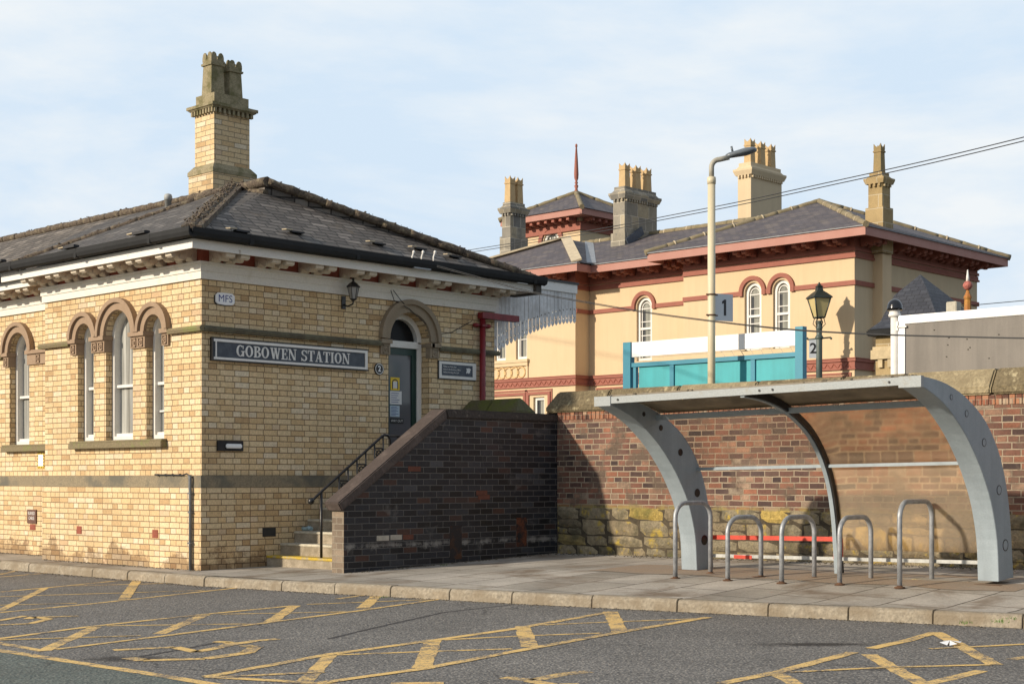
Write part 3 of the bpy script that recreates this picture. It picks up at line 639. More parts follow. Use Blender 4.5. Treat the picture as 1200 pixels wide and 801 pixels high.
# ashlar-white frieze under the eaves, red band, fascia, brackets
def course(mb, z0, z1, pr, depth=.05, end=40, ex=None):
    ex = SX1 if ex is None else ex
    mb.box(SX-pr, SX+depth, SY-pr, SYB+pr, z0, z1); mb.box(SX+depth, ex, SY-pr, SY+depth, z0, z1); mb.box(RX-pr, RX+depth, SYB+pr, end, z0, z1)
m = MB(); course(m, ZC, ZC+.10, .035); course(m, ZC+.10, ZF-.03, .05); course(m, ZF-.03, ZF+.004, .075); m.build('frieze', simple('frieze_paint', (.80, .77, .69), .7, .15, 6, .003, col2=(.62, .58, .49), patch=(.58, .75)), st)
m = MB(); course(m, ZF+.004, 4.20, .012); m.build('red_frieze', redpaint, st)
OH = .47
m = MB(); zfa, zfb = 4.105, 4.225   # fascia boards with broken, peeling runs
def fascia(mb, z0, z1, o, t):
    mb.box(SX-o, SX-o+t, SY-o, SYB+o, z0, z1); mb.box(SX-o+t, SX1+.42, SY-o, SY-o+t, z0, z1); mb.box(RX-o, RX-o+t, SYB+o, 40, z0, z1)
fascia(m, zfa, zfb, OH-.012, .025)
m.box(SX1+.34, SX1+.42, SY-OH+.03, SY-.02, zfa, zfb)
m.build('fascia', oldwhite, st)
m = MB(); m.box(SX-OH+.02, SX+.02, SY-OH+.02, SYB+OH, 4.2, 4.225); m.box(SX+.02, SX1+.4, SY-OH+.02, SY+.02, 4.2, 4.225); m.box(RX-OH+.02, RX+.02, SYB+OH, 40, 4.2, 4.225); m.build('soffit', redpaint, st)
# console bracket
CON = [(0, 0), (.05, -.008), (.09, .012), (.115, .045), (.15, .03), (.20, .0), (.25, -.002), (.285, .022), (.30, .05), (.325, .03), (.365, .018), (.40, .04), (.405, .09), (.38, .15), (.36, .178), (.0, .178)]
def console_bracket(parent, X, Y, z, w, ax, mat_, sc_=1.0, name='bracket', depth=1.0):
    mb = MB()
    P = [(a*sc_*depth, b*sc_) for a, b in CON]
    if ax == 'A': fn = lambda u, v, d: Vector((X-u, Y+d, z+v))
    else: fn = lambda u, v, d: Vector((X+d, Y-u, z+v))
    mb.prism(P, fn, -w/2, w/2)
    for (cu, cz, r) in ((.055, .04, .042), (.235, .042, .042), (.365, .065, .042)):   # scroll eyes standing proud of the cheeks
        pts = [(cu*sc_*depth+r*sc_*math.cos(k*math.pi/4), cz*sc_+r*sc_*math.sin(k*math.pi/4)) for k in range(8)]
        mb.prism(pts, fn, -w/2-.012, w/2+.012)
    return mb.build(name, mat_, parent)
for i in range(8):
    xc = 11.74+.735*i
    if xc > SX1-.1: xc = SX1-.12
    for s in (-.115, .115): console_bracket(st, xc+s, SY-.012, 4.026, .115, 'B', console)
for i in range(6):
    yc = 16.72+.70*i
    for s in (-.115, .115): console_bracket(st, SX-.012, yc+s, 4.03, .115, 'A', console)
for i in range(5):
    yc = SYB+.85+.72*i
    for s in (-.115, .115): console_bracket(st, RX-.012, yc+s, 4.03, .115, 'A', console)
# roof
E0 = 4.31; ex, ey = SX-OH-.03, SY-OH-.03; RXX = 13.3; RZ = 5.47; cR = (SX1+.5, ey, E0); cL = (ex, ey, E0)
Aq = onX(312, 214.5, RXX); P1 = (RXX, ey+(RXX-ex)*.98, RZ); Aq.z = RZ+.0
fr_n = None
P1v = Vector(P1); Bq = Vector((RXX, Aq.y+.05, RZ-.16))
cB = (ex, SYB+OH+.03, E0); HB = (RXX, SYB+OH+.03-(RXX-ex), RZ)
m = MB()
m.face([cL, cR, Bq]); m.face([cL, Bq, P1v]); m.face([P1v, Bq, Aq]); m.face([Bq, cR, Aq])
m.face([cL, P1v, HB, cB]); m.face([cB, HB, (RXX+.1, SYB+1.2, RZ)]) 
ex2 = RX-OH-.03
m.face([(ex2, SYB-.2, E0-.01), (ex2, 40.4, E0-.01), (RXX+.05, 40.4, RZ+.0), (RXX+.05, 17.9, RZ+.0)])
m.face([cR, (SX1+.5, 40.4, E0), (RXX+.05, 40.4, RZ), tuple(Aq)])
m.build('roof', slate, st, fix=False)
def ridge(mb, p, q, r=.085, seg=.42, jit=.007, var=.09):
    p, q = Vector(p), Vector(q); n = max(1, int((q-p).length/seg)); 
    for i in range(n):
        a = p.lerp(q, (i+.02)/n); b = p.lerp(q, (i+1.04)/n); k = [a.lerp(b, t/5) for t in range(6)]
        mb.tube([x+Vector((rng.uniform(-jit, jit), rng.uniform(-jit, jit), rng.uniform(-jit, jit))) for x in k], [r*rng.uniform(1-var, 1+var) for _ in k], 8)
def moss_bits(mb, p, q, n, r=.05, spread=.08):
    p, q = Vector(p), Vector(q)
    for i in range(n):
        c = p.lerp(q, rng.random())+Vector((rng.uniform(-spread, spread), rng.uniform(-spread, spread), rng.uniform(0, spread*.8)))
        s = r*rng.uniform(.35, 1); pr = [(s*.2, -s*.5), (s, -s*.2), (s*.8, s*.4), (s*.2, s*.6)]
        mb.lathe(c, pr, 6)
m = MB(); up = Vector((0, 0, .0))
m.bar(Vector(cL)+Vector((0, 0, .03)), P1v+Vector((0, 0, .03)), .26, .07, up=(-.1, -.1, 1)); ridge(m, Vector(cL)+Vector((0, 0, .02)), P1v+Vector((0, 0, .02)), .07); moss_bits(m, Vector(cL)+Vector((0, 0, .05)), P1v+Vector((0, 0, .05)), 300, .022, .10)
ridge(m, P1v, Bq, .05); ridge(m, P1v, Aq, .07); ridge(m, Aq, cR, .062); moss_bits(m, Aq+Vector((0, 0, .03)), Vector(cR)+Vector((0, 0, .03)), 150, .02, .045)
ridge(m, (RXX, Aq.y, RZ), (RXX, 40.3, RZ+.0), .06); ridge(m, cB, HB, .045); moss_bits(m, HB, cB, 90, .025, .05); moss_bits(m, (RXX, 18, RZ+.03), (RXX, 32, RZ+.03), 150, .025, .04)
m.build('ridge_tiles', ridge_moss, st)
# gutters with joints
m = MB()
def gut(mb, p, q):
    p, q = Vector(p), Vector(q); d = (q-p).normalized(); nr = Vector((-d.y, d.x, 0))
    prof = [(-.065, .06), (-.07, .0), (-.055, -.05), (.0, -.07), (.055, -.05), (.07, 0), (.065, .06), (.05, .06), (.05, 0), (0, -.04), (-.05, 0), (-.05, .06)]
    V = [p+nr*a+Vector((0, 0, b)) for a, b in prof]+[q+nr*a+Vector((0, 0, b)) for a, b in prof]; n = 12
    mb.quadmesh(V, [tuple(range(n)), tuple(range(2*n-1, n-1, -1))]+[(i, i+n, (i+1) % n+n, (i+1) % n) for i in range(n)])
    Lg = (q-p).length; k = .9
    while k < Lg:
        c = p+d*k; mb.box(c.x-.07 if abs(d.y) > .5 else c.x-.03, c.x+.07 if abs(d.y) > .5 else c.x+.03, c.y-.03 if abs(d.y) > .5 else c.y-.07, c.y+.03 if abs(d.y) > .5 else c.y+.07, c.z-.066, c.z+.058); k += 1.8
gz = 4.285
gut(m, (ex-.05, ey-.11, gz), (ex-.05, SYB+OH+.1, gz)); gut(m, (ex-.05, ey-.05, gz), (SX1+.56, ey-.05, gz)); gut(m, (ex2-.05, SYB+OH-.1, gz-.01), (ex2-.05, 40, gz-.01))
m.build('gutter', gutterm, st)
m = MB(); m.box(SX1+.40, SX1+.52, ey-.02, SY+.05, 4.08, 4.235); m.build('gutter_end_board', simple('rotten_board', (.09, .08, .07), .9, .4, 6, .006), st)
dark_slip = simple('dark_slip_slate', (.03, .03, .032), .7)
# slipped slates / lead tabs
for px, py in ((275, 272.5), (340, 273.5), (437, 287), (486, 293), (527, 302)):
    # point on the front roof plane
    a, b, c = ray(px, py); n_ = (Vector(cR)-Vector(cL)).cross(Bq-Vector(cL)); t = n_.dot(Vector(cL)-Vector((0, 0, HC)))/n_.dot(Vector((a, b, c))); q = Vector((a*t, b*t, HC+c*t))
    mb = MB(); mb.bar(q+Vector((0, 0, .03)), q+Vector((.22, .0, .03)), .07, .02); mb.build('slipped_slate', dark_slip, st); mb = MB(); mb.bar(q+Vector((-.15, -.06, .035)), q+Vector((.01, .01, .055)), .07, .015); mb.build('slate_hook', ridge_pale, st)
for py_ in (17.5, 19.3, 21.4):
    X = ex+.35; q = Vector((X, py_, E0+.35*(RZ-E0)/(RXX-ex)+.03)); mb = MB(); mb.bar(q, q+Vector((0, .30, .0)), .09, .035); mb.build('slipped_slate', dark_slip, st); mb = MB(); mb.bar(q+Vector((0, .28, .01)), q+Vector((-.02, .42, .0)), .07, .015); mb.build('slate_hook', ridge_pale, st)
# vent pipe
q = Vector((13.0, onX(197, 0, 13.0).y, 0)); z0 = onX(197, 246, 13.0).z; z1 = onX(197, 227, 13.0).z
m = MB(); m.lathe((q.x, q.y, z0-.1), [(.05, 0), (.05, z1-z0+.0), (.06, z1-z0), (.062, z1-z0+.06), (.05, z1-z0+.09), (.02, z1-z0+.1)], 12); m.build('vent_pipe', simple('grey_vent', (.36, .37, .36), .6, .2, 9, .001), st)
# chimney
def crown_pot(mb, c, r, h, n=6, taper=.85, round_=True):
    r = r*1.0
    def sq(r_, z0, r2, z1): mb.frustum((c[0]-r_, c[0]+r_, c[1]-r_, c[1]+r_), c[2]+z0, (c[0]-r2, c[0]+r2, c[1]-r2, c[1]+r2), c[2]+z1)
    sq(r, 0, r*taper, h*.70); sq(r*1.03, h*.70, r*1.06, h*.75); sq(r*.90, h*.75, r*.94, h*.84)
    b = r*.94; z = c[2]+h*.835; th = r*.16; hw = b*.44; H_ = h*.165
    prof = [(-1, 0), (1, 0), (.98, .35), (.72, .78), (.3, 1.), (-.3, 1.), (-.72, .78), (-.98, .35)] if round_ else [(-1, 0), (1, 0), (1.0, .9), (.5, .45), (0, .2), (-.5, .45), (-1.0, .9)]
    if not round_: hw = b*.97; 
    for cen in ((-.54, .54) if round_ else (0,)):
        P = [(cen*b+u*hw, z+v*H_) for u, v in prof]
        mb.prism(P, lambda u, v, d: Vector((c[0]+u, c[1]-b+d, v)), 0, th); mb.prism(P, lambda u, v, d: Vector((c[0]+u, c[1]+b-d, v)), 0, th)
        mb.prism(P, lambda u, v, d: Vector((c[0]-b+.0005+d, c[1]+u, v)), 0, th); mb.prism(P, lambda u, v, d: Vector((c[0]+b-.0005-d, c[1]+u, v)), 0, th)
cx0, cx1, cyy0, cyy1 = 13.42, 14.22, 18.98, 19.62
ch = MB(); ch.box(cx0, cx1, cyy0, cyy1, 4.9, 5.84); ch.box(cx0+.07, cx1-.07, cyy0+.07, cyy1-.07, 5.98, 6.84)
cho = ch.build('chimney', chim_brick, st)
m = MB(); m.frustum((cx0-.012, cx1+.012, cyy0-.012, cyy1+.012), 5.84, (cx0-.012, cx1+.012, cyy0-.012, cyy1+.012), 5.90); m.frustum((cx0-.012, cx1+.012, cyy0-.012, cyy1+.012), 5.90, (cx0+.06, cx1-.06, cyy0+.06, cyy1-.06), 5.99)
m.build('chimney_band', pot_stone, cho)
m = MB(); x0, x1, y0, y1 = cx0+.07, cx1-.07, cyy0+.07, cyy1-.07
for k in range(9):
    u = x0-.03+(x1-x0+.06-.04)*k/8; m.box(u, u+.04, y0-.055, y0-.002, 6.76, 6.83)
for k in range(8):
    u = y0-.03+(y1-y0+.06-.04)*k/7; m.box(x0-.055, x0-.002, u, u+.04, 6.76, 6.83)
m.frustum((x0-.06, x1+.06, y0-.06, y1+.06), 6.83, (x0-.085, x1+.085, y0-.085, y1+.085), 6.855); m.box(x0-.095, x1+.095, y0-.095, y1+.095, 6.855, 6.90)
m.frustum((x0-.085, x1+.085, y0-.085, y1+.085), 6.90, (x0-.0, x1+.0, y0-.0, y1+.0), 6.93); m.box(x0+.01, x1-.01, y0+.01, y1-.01, 6.93, 7.07); m.build('chimney_cap', pot_stone, cho)
ycn = (y0+y1)/2
for k, u in enumerate((x0+.16, x1-.16)):
    mb = MB(); crown_pot(mb, (u, ycn, 7.06), .125, .66 if k == 0 else .60, taper=.86); mb.build('chimney_pot', pot_stone, cho)
m = MB(); m.prism([(cyy0-.02, 5.28), (cyy1+.02, 5.28), (cyy1+.02, 5.52), (cyy0-.02, 5.40)], lambda u, v, d: Vector((cx0-.006-d, u, v)), 0, .01)
m.prism([(cx0-.02, 5.35), (cx1, 5.35), (cx1, 5.55), (cx0+.45, 5.62), (cx0-.02, 5.47)], lambda u, v, d: Vector((u, cyy0-.006-d, v)), 0, .01); m.build('chimney_flashing', lead, cho)
# air bricks
for px, py, X in ((93, 620.5, SX-P0), (182, 625, SX-P0)):
    q = onX(px, py, X); fn = PX(X); m = MB(); m.prism(rect(q.y-.065, q.y+.065, q.z-.055, q.z+.055), fn, -.006, .02)
    for k in range(4): m.prism(rect(q.y-.055, q.y+.055, q.z-.045+.026*k, q.z-.035+.026*k), fn, -.012, -.006)
    m.build('air_brick', terravent, st)
q = onX(38.5, 617.5, RX-P0); fn = PX(RX-P0); m = MB(); m.prism(rect(q.y-.085, q.y+.085, q.z-.04, q.z+.05), fn, -.005, .02)
for k in range(3): m.prism(rect(q.y-.075, q.y+.075, q.z-.035+.026*k, q.z-.025+.026*k), fn, -.011, -.005)
m.build('air_brick', terravent, st)
q = onY(316, 623, SY-P0); m = MB(); m.prism(rect(q.x-.12, q.x+.10, q.z-.06, q.z+.06), PY(SY-P0), -.006, .02); m.build('air_brick', simple('black_grate', (.03, .03, .028), .8), st)
# grey conduit and cable on the lit face
pb = onX(223.5, 666, SX-.06); pt = onX(223.5, 563, SX-.06)
m = MB(); m.tube([(SX-.065, pb.y, g(SX, pb.y)), (SX-.065, pb.y, 1.02), (SX-.07, pb.y-.0, 1.10), (SX-.075, pb.y-.01, 1.20), (SX-.075, pb.y+.0, 1.24)], .022, 10)
for z in (.35, .75, 1.0): m.box(SX-.09, SX-.03, pb.y-.03, pb.y+.03, z, z+.02)
m.build('conduit', greypipe, st)
m = MB(); cyb = [(SX-.05, pb.y, 1.22), (SX-.055, pb.y+.10, 1.265), (SX-.05, pb.y+.2, 1.245), (SX-.05, pb.y+.45, 1.25), (SX-.05, pb.y+.7, 1.25), (SX-.05, pb.y+.85, 1.255)]; m.tube(cyb, .011, 6)
for k in range(4): m.box(SX-.062, SX-.035, pb.y+.25+.17*k, pb.y+.27+.17*k, 1.235, 1.265)
m.build('cable', black, st)
# red downpipe with overflow head
dx = onY(561.5, 400, SY).x
m = MB(); m.tube([(dx, SY-.075, 1.1), (dx, SY-.075, 3.70)], .048, 12); m.box(dx-.06, SX1+.42, SY-.14, SY-.03, 3.67, 3.765)
for s in (-1, 1):
    m.tube([(dx, SY-.06, 3.56), (dx+s*.10, SY-.06, 3.56)], .02, 8); m.lathe((dx+s*.13, SY-.06, 3.525), [(.01, 0), (.045, .01), (.055, .035), (.045, .06), (.01, .07)], 8)
m.box(dx-.055, dx+.055, SY-.13, SY-.02, 3.545, 3.575); m.build('downpipe', maroon, st)
# door
do = MB()
do.prism(rect(DX1-.09, DX1-.003, DF, DZ-.02), fB, .17, .29); do.prism(rect(DX0+.003, DX0+.09, DF, DZ-.02), fB, .17, .29)
do.prism(rect(DX0+.09, DX1-.09, DZ-.10, DZ-.0), fB, .15, .29)
ring(do, fB, (DX0+DX1)/2, DZ-.0, (DX1-DX0)/2-.085, (DX1-DX0)/2-.003, .17, .29, 18)
dfr = do.build('door_frame', whitep, st)
m = MB(); m.prism([( (DX0+DX1)/2+((DX1-DX0)/2-.06)*math.cos(math.pi*k/16), DZ+((DX1-DX0)/2-.06)*math.sin(math.pi*k/16)) for k in range(17)], fB, .25, .27); m.build('fanlight', pane_black, dfr)
d = MB(); x0, x1 = DX0+.092, DX1-.092; z0, z1 = DF+.01, DZ-.102
d.prism(rect(x1-.09, x1, z0, z1), fB, .19, .245); d.prism(rect(x0, x0+.09, z0, z1), fB, .19, .245); d.prism(rect(x0+.09, x1-.09, z1-.10, z1), fB, .19, .245); d.prism(rect(x0+.09, x1-.09, z0+.42, z0+.54), fB, .19, .245); d.prism(rect(x0+.09, x1-.09, z0, z0+.12), fB, .19, .245)
door = d.build('door', darkgreen, st)
m = MB(); m.prism(rect(x0+.08, x1-.08, z0+.5, z1-.05), fB, .212, .225); m.prism(rect(x0+.08, x1-.08, z0+.1, z0+.45), fB, .212, .225); m.build('pane', pane_door, door)
m = MB(); m.prism(rect(DX0+.002, DX1-.002, DF-.12, DF+.005), fB, -.05, .3); m.build('doorstep', step_stone, st)
# notices stuck inside the door glass
def notice(px0, px1, py0, py1, mat_, lines, name, label, extra=None):
    a = onY(px0, (py0+py1)/2, SY+.21); b = onY(px1, (py0+py1)/2, SY+.21); t = SY/ray(px0, 0)[1]
    za = onY((px0+px1)/2, py0, SY+.21).z; zb = onY((px0+px1)/2, py1, SY+.21).z
    root = thing(name, label, 'notice', (a.x, SY+.205, zb))
    m = MB(); m.prism(rect(a.x, b.x, zb, za), PY(SY), .205, .2105); m.build('sheet', mat_, root)
    W = b.x-a.x; H = za-zb
    if lines:
        m = MB()
        for k in range(lines):
            u = rng.uniform(.55, .9); zz = za-H*(k+1)/(lines+1); m.prism(rect(a.x+W*.1, a.x+W*u, zz-H*.02, zz+H*.02), PY(SY), .2035, .205)
        m.build('print', inkblue, root)
    if extra: extra(root, a.x, b.x, zb, za)
def yel(root, a, b, z0, z1):
    m = MB(); c = (a+b)/2; zc = (z0+z1)/2-.01; r = (b-a)*.34
    ring(m, PY(SY), c, zc+.02, r*.72, r, .2035, .205, 12); m.prism(rect(c-r, c-r*.72, zc-.07, zc+.02), PY(SY), .2035, .205); m.prism(rect(c+r*.72, c+r, zc-.07, zc+.02), PY(SY), .2035, .205)
    m.build('padlock_mark', inkb, root)
    m = MB(); m.prism(rect(c-r*.68, c+r*.68, zc-.055, zc+.045), PY(SY), .2033, .2048); m.build('white_mark', paperw, root)
notice(457.5, 468, 442, 457, yellowp, 0, 'door_notice', 'yellow warning notice with dark arch mark, topmost on the green door', yel)
notice(456.8, 470.5, 458, 473.5, paperw, 5, 'door_notice', 'white printed sheet on the door glass under the yellow notice')
notice(457, 468, 475, 488, paperb, 7, 'door_notice', 'pale blue printed sheet on the door glass below the white sheet')
def strp(root, a, b, z0, z1):
    textmesh('lettering', 'WAY OUT', .05, lambda u, v, d_: Vector(((a+b)/2+u, SY+.2030-d_, (z0+z1)/2+v)), letterw, root)
notice(457, 472.5, 490, 496, inkb, 0, 'door_notice', 'narrow black strip sign lowest on the door glass', strp)

# =====================================================================================
# SIGNS AND FITTINGS ON THE STATION
# =====================================================================================
# ---- station name board, slab-serif letters
sg = thing('station_sign', 'long slate blue board with white slab lettering reading GOBOWEN STATION on the brick wall', 'sign', (11.6, SY-.05, 2.75))
sx0, sx1, sz0, sz1 = 11.60, 14.28, 2.755, 3.04
m = MB(); m.prism(rect(sx0, sx1, sz0, sz1), fB, -.035, -.002); m.build('back_board', signblue, sg)
m = MB(); bw = .038
m.prism(rect(sx0+.01, sx1-.01, sz1-bw-.005, sz1-.008), fB, -.05, -.036); m.prism(rect(sx0+.01, sx1-.01, sz0+.008, sz0+bw), fB, -.05, -.036)
m.prism(rect(sx1-bw-.015, sx1-.01, sz0+bw, sz1-bw-.005), fB, -.05, -.036); m.prism(rect(sx0+.045, sx0+.065, sz0+bw, sz1-bw-.005), fB, -.05, -.036)
m.build('border', oldwhite, sg)
m = MB(); m.prism(rect(sx0-.012, sx0+.012, sz0-.01, sz1+.01), fB, -.055, -.002); m.prism(rect(sx0-.01, sx1+.008, sz1-.006, sz1+.012), fB, -.052, -.002); m.prism(rect(sx0-.01, sx1+.008, sz0-.012, sz0+.006), fB, -.052, -.002); m.build('rim', black, sg)
class Glyph:
    def __init__(s, ox, oz, h, sxx): s.ox, s.oz, s.h, s.sx = ox, oz, h, sxx; s.mb = MB(); s.k = 0
    def poly(s, pts):
        s.k += 1; s.mb.prism([(s.ox+x*s.h*s.sx, s.oz+y*s.h) for x, y in pts], fB, -.0405-.0004*s.k, -.0355)
    def r(s, x0, x1, y0, y1): s.poly([(x0, y0), (x1, y0), (x1, y1), (x0, y1)])
    def ln(s, x0, y0, x1, y1, w): s.poly([(x0-w/2, y0), (x0+w/2, y0), (x1+w/2, y1), (x1-w/2, y1)])
    def arc(s, cx, cy, rx, ry, wx, wy, a0, a1, n=14):
        for i in range(n):
            a = R(a0+(a1-a0)*i/n); b = R(a0+(a1-a0)*(i+1)/n)
            s.poly([(cx+rx*math.cos(a), cy+ry*math.sin(a)), (cx+rx*math.cos(b), cy+ry*math.sin(b)), (cx+(rx-wx)*math.cos(b), cy+(ry-wy)*math.sin(b)), (cx+(rx-wx)*math.cos(a), cy+(ry-wy)*math.sin(a))]); s.k -= 1
        s.k += 1
def glyph(ch, ox, oz, h, sxx):
    g_ = Glyph(ox, oz, h, sxx); T = .19; t = .09
    if ch == 'O': g_.arc(.38, .5, .38, .51, T, t, 0, 360, 22); w_ = .76
    elif ch == 'G':
        g_.arc(.38, .5, .38, .51, T, t, 48, 318, 20); g_.r(.56, .74, .02, .42); g_.r(.46, .84, .42, .50); g_.r(.62, .68, .66, .96); w_ = .80
    elif ch == 'B':
        g_.r(.08, .27, 0, 1); g_.r(0, .3, 0, .08); g_.r(0, .3, .92, 1); g_.r(.27, .38, .47, .54)
        g_.r(.27, .36, .0, .08); g_.r(.27, .36, .92, 1)
        g_.arc(.34, .765, .30, .235, .18, .08, -90, 90, 9); g_.arc(.34, .27, .36, .27, .19, .08, -90, 90, 9); w_ = .70
    elif ch == 'W':
        g_.ln(.42, 0, .18, 1, .19); g_.ln(.42, 0, .58, 1, .08); g_.ln(.80, 0, .56, 1, .19); g_.ln(.80, 0, .98, 1, .08); g_.r(.02, .34, .93, 1); g_.r(.42, .72, .93, 1); g_.r(.86, 1.12, .93, 1); w_ = 1.12
    elif ch == 'E':
        g_.r(.08, .27, 0, 1); g_.r(0, .62, 0, .08); g_.r(0, .60, .92, 1); g_.r(.27, .46, .46, .54); g_.r(.43, .48, .36, .64); g_.r(.55, .62, .08, .30); g_.r(.53, .60, .72, .92); w_ = .64
    elif ch == 'N':
        g_.r(.10, .17, 0, 1); g_.ln(.68, 0, .14, 1, .20); g_.r(.68, .75, 0, 1); g_.r(0, .28, 0, .07); g_.r(-.02, .22, .93, 1); g_.r(.56, .86, .93, 1); w_ = .86
    elif ch == 'S':
        g_.arc(.31, .745, .28, .265, .15, .09, 25, 270, 12); g_.arc(.31, .265, .31, .275, .16, .09, 90, -160, 12); g_.r(.53, .59, .70, 1); g_.r(0, .06, 0, .30); w_ = .62
    elif ch == 'T':
        g_.r(.26, .45, 0, 1); g_.r(.17, .54, 0, .07); g_.r(0, .71, .92, 1); g_.r(0, .07, .70, .92); g_.r(.64, .71, .70, .92); w_ = .71
    elif ch == 'A':
        g_.ln(.13, 0, .38, 1, .08); g_.ln(.62, 0, .40, 1, .19); g_.r(.2, .55, .30, .37); g_.r(0, .27, 0, .07); g_.r(.46, .82, 0, .07); w_ = .82
    elif ch == 'I': g_.r(.09, .28, 0, 1); g_.r(0, .37, 0, .07); g_.r(0, .37, .93, 1); w_ = .37
    else: return None, .36
    return g_.mb, w_
h = .150; txt = 'GOBOWEN STATION'
wid = sum((glyph(c_, 0, 0, 1, 1)[1]+.075) for c_ in txt)-.075
X0, X1 = 11.985, 13.945; sxx = (X1-X0)/(wid*h); cur = X0
for c_ in txt:
    gm, w_ = glyph(c_, cur, 2.822, h, sxx)
    if gm: gm.build('letter', letterw, sg)
    cur += (w_+.075)*h*sxx
# ---- MFS plate
q0, q1 = onY(251.5, 350, SY), onY(273.5, 350, SY); z1, z0 = onY(262, 343.2, SY).z, onY(262, 357.5, SY).z
pl = thing('plate_sign', 'small white plate with cut corners reading MFS in blue, by the building corner', 'sign', (q0.x, SY, z0))
a, b = q0.x, q1.x; cc = .035
m = MB(); P = [(a, z0+cc), (a+cc, z0+.008), ((a+b)/2, z0), (b-cc, z0+.008), (b, z0+cc), (b, z1-cc), (b-cc, z1-.004), ((a+b)/2, z1), (a+cc, z1-.004), (a, z1-cc)]; m.prism(P, fB, -.03, -.012); m.build('plate', white_board, pl)
m = MB(); m.prism([(x-.012, z-.01) for x, z in P], fB, -.012, -.0); m.build('backing', black, pl)
textmesh('lettering', 'MFS', .135, lambda u, v, d_: Vector(((a+b)/2+u, SY-.0315, (z0+z1)/2+v)), inkblue, pl)
# ---- roundel 2
q = onY(443.6, 432.2, SY); c_ = thing('number_roundel', 'round black plaque with white rim and figure 2 beside the door', 'sign', (q.x, SY, q.z))
m = MB(); m.prism([(q.x+.088*math.cos(k*math.pi/12), q.z+.088*math.sin(k*math.pi/12)) for k in range(24)], fB, -.018, 0); m.build('disc', inkb, c_)
m = MB(); ring(m, fB, q.x, q.z, .068, .078, -.0225, -.018, 24, 0, 2*math.pi); m.build('rim', letterw, c_)
textmesh('figure', '2', .115, lambda u, v, d_: Vector((q.x+u, SY-.0225, q.z+v+.0)), white_board, c_, offset=.003)
# ---- ticket notice
q0, q1 = onY(513.4, 430, SY), onY(558, 430, SY); z0, z1 = 2.715, 2.97
nb = thing('notice_board', 'slate blue notice in a white frame with three lines of print, beside the red downpipe', 'sign', (q0.x, SY, z0)); a, b = q0.x, q1.x-.03
m = MB(); m.prism(rect(a-.015, b+.0, z0-.015, z1+.012), fB, -.02, 0); m.build('backing', inkb, nb)
m = MB(); m.prism(rect(a, b, z0, z1), fB, -.03, -.02); m.build('frame', whitep, nb)
m = MB(); m.prism(rect(a+.05, b-.08, z0+.045, z1-.04), fB, -.034, -.03); m.build('panel', signblue, nb)
for k, s in enumerate(('Please purchase your', 'ticket in the Booking Office', 'before boarding the train')):
    textmesh('line_of_text', s, .038, lambda u, v, d_: Vector((a+.075+u, SY-.0352, z1-.075-.043*k+v)), letterw, nb, align='LEFT', sx=.86)
bx, bz = b-.17, (z0+z1)/2+.005
m = MB(); m.prism([(bx-.05, bz+.045), (bx-.035, bz+.035), (bx-.02, bz+.042), (bx+.02, bz+.045), (bx+.055, bz+.02), (bx+.035, bz+.012), (bx+.03, bz-.02), (bx+.01, bz-.038), (bx-.02, bz-.035), (bx-.035, bz-.02), (bx-.048, bz-.045), (bx-.052, bz-.02), (bx-.035, bz+.0)], fB, -.0365, -.034); m.build('emblem', paperw, nb)
# ---- wall lantern
q = onY(402, 357, SY); xx = q.x
wl = thing('wall_lantern', 'small black carriage lantern on a bracket high on the brick wall', 'lamp', (xx, SY, 3.7))
m = MB(); m.prism(rect(xx-.035, xx+.035, 3.60, 3.78), fB, -.02, 0); m.tube([(xx, SY-.02, 3.66), (xx, SY-.10, 3.63), (xx+.02, SY-.19, 3.66), (xx+.02, SY-.2, 3.70)], .012, 8); m.build('bracket', black, wl)
lc = Vector((xx+.02, SY-.2, 3.70)); m = MB(); m.lathe(lc, [(.02, 0), (.045, .02), (.05, .03)], 6, False, 6); m.lathe(lc+Vector((0, 0, .19)), [(.095, 0), (.10, .012), (.055, .06), (.02, .08), (.012, .10), (.02, .115), (.005, .14)], 6, False, 6)
for k in range(6): a_ = k*math.pi/3+math.pi/6; m.tube([lc+Vector((.045*math.cos(a_), .045*math.sin(a_), .02)), lc+Vector((.082*math.cos(a_), .082*math.sin(a_), .195))], .005, 5)
m.build('lantern_frame', black, wl)
m = MB(); m.lathe(lc, [(.04, .03), (.075, .19)], 6, False, 6); m.build('glass', glassy('pale_lantern_glass', (.35, .34, .32), .2), wl)
# ---- bulkhead light
q0, q1 = onY(253.5, 523, SY), onY(284, 523, SY); 
bl = thing('bulkhead_light', 'long low black bulkhead light with white diffuser, low on the shaded wall', 'lamp', (q0.x, SY, 1.6))
m = MB(); m.prism(rect(q0.x, q1.x, 1.565, 1.70), fB, -.03, 0); m.build('housing', black, bl, bevel=.006)
m = MB(); m.prism(rect(q0.x+.12, q1.x-.05, 1.60, 1.66), fB, -.075, -.03); m.build('diffuser', white_board, bl, bevel=.012)
m = MB(); P_ = [onY(458, 340, SY-.09), onY(462, 352, SY-.09), onY(480, 362, SY-.06), onY(500, 380, SY-.03), onY(512, 392, SY-.02), onY(530, 389, SY-.02), onY(553, 376, SY-.04)]
m.tube(P_, .006, 5); m.tube([onY(461, 340, SY-.09), onY(470, 352, SY-.09), onY(474, 356, SY-.1)], .006, 5); m.build('cable', wire_m, st)
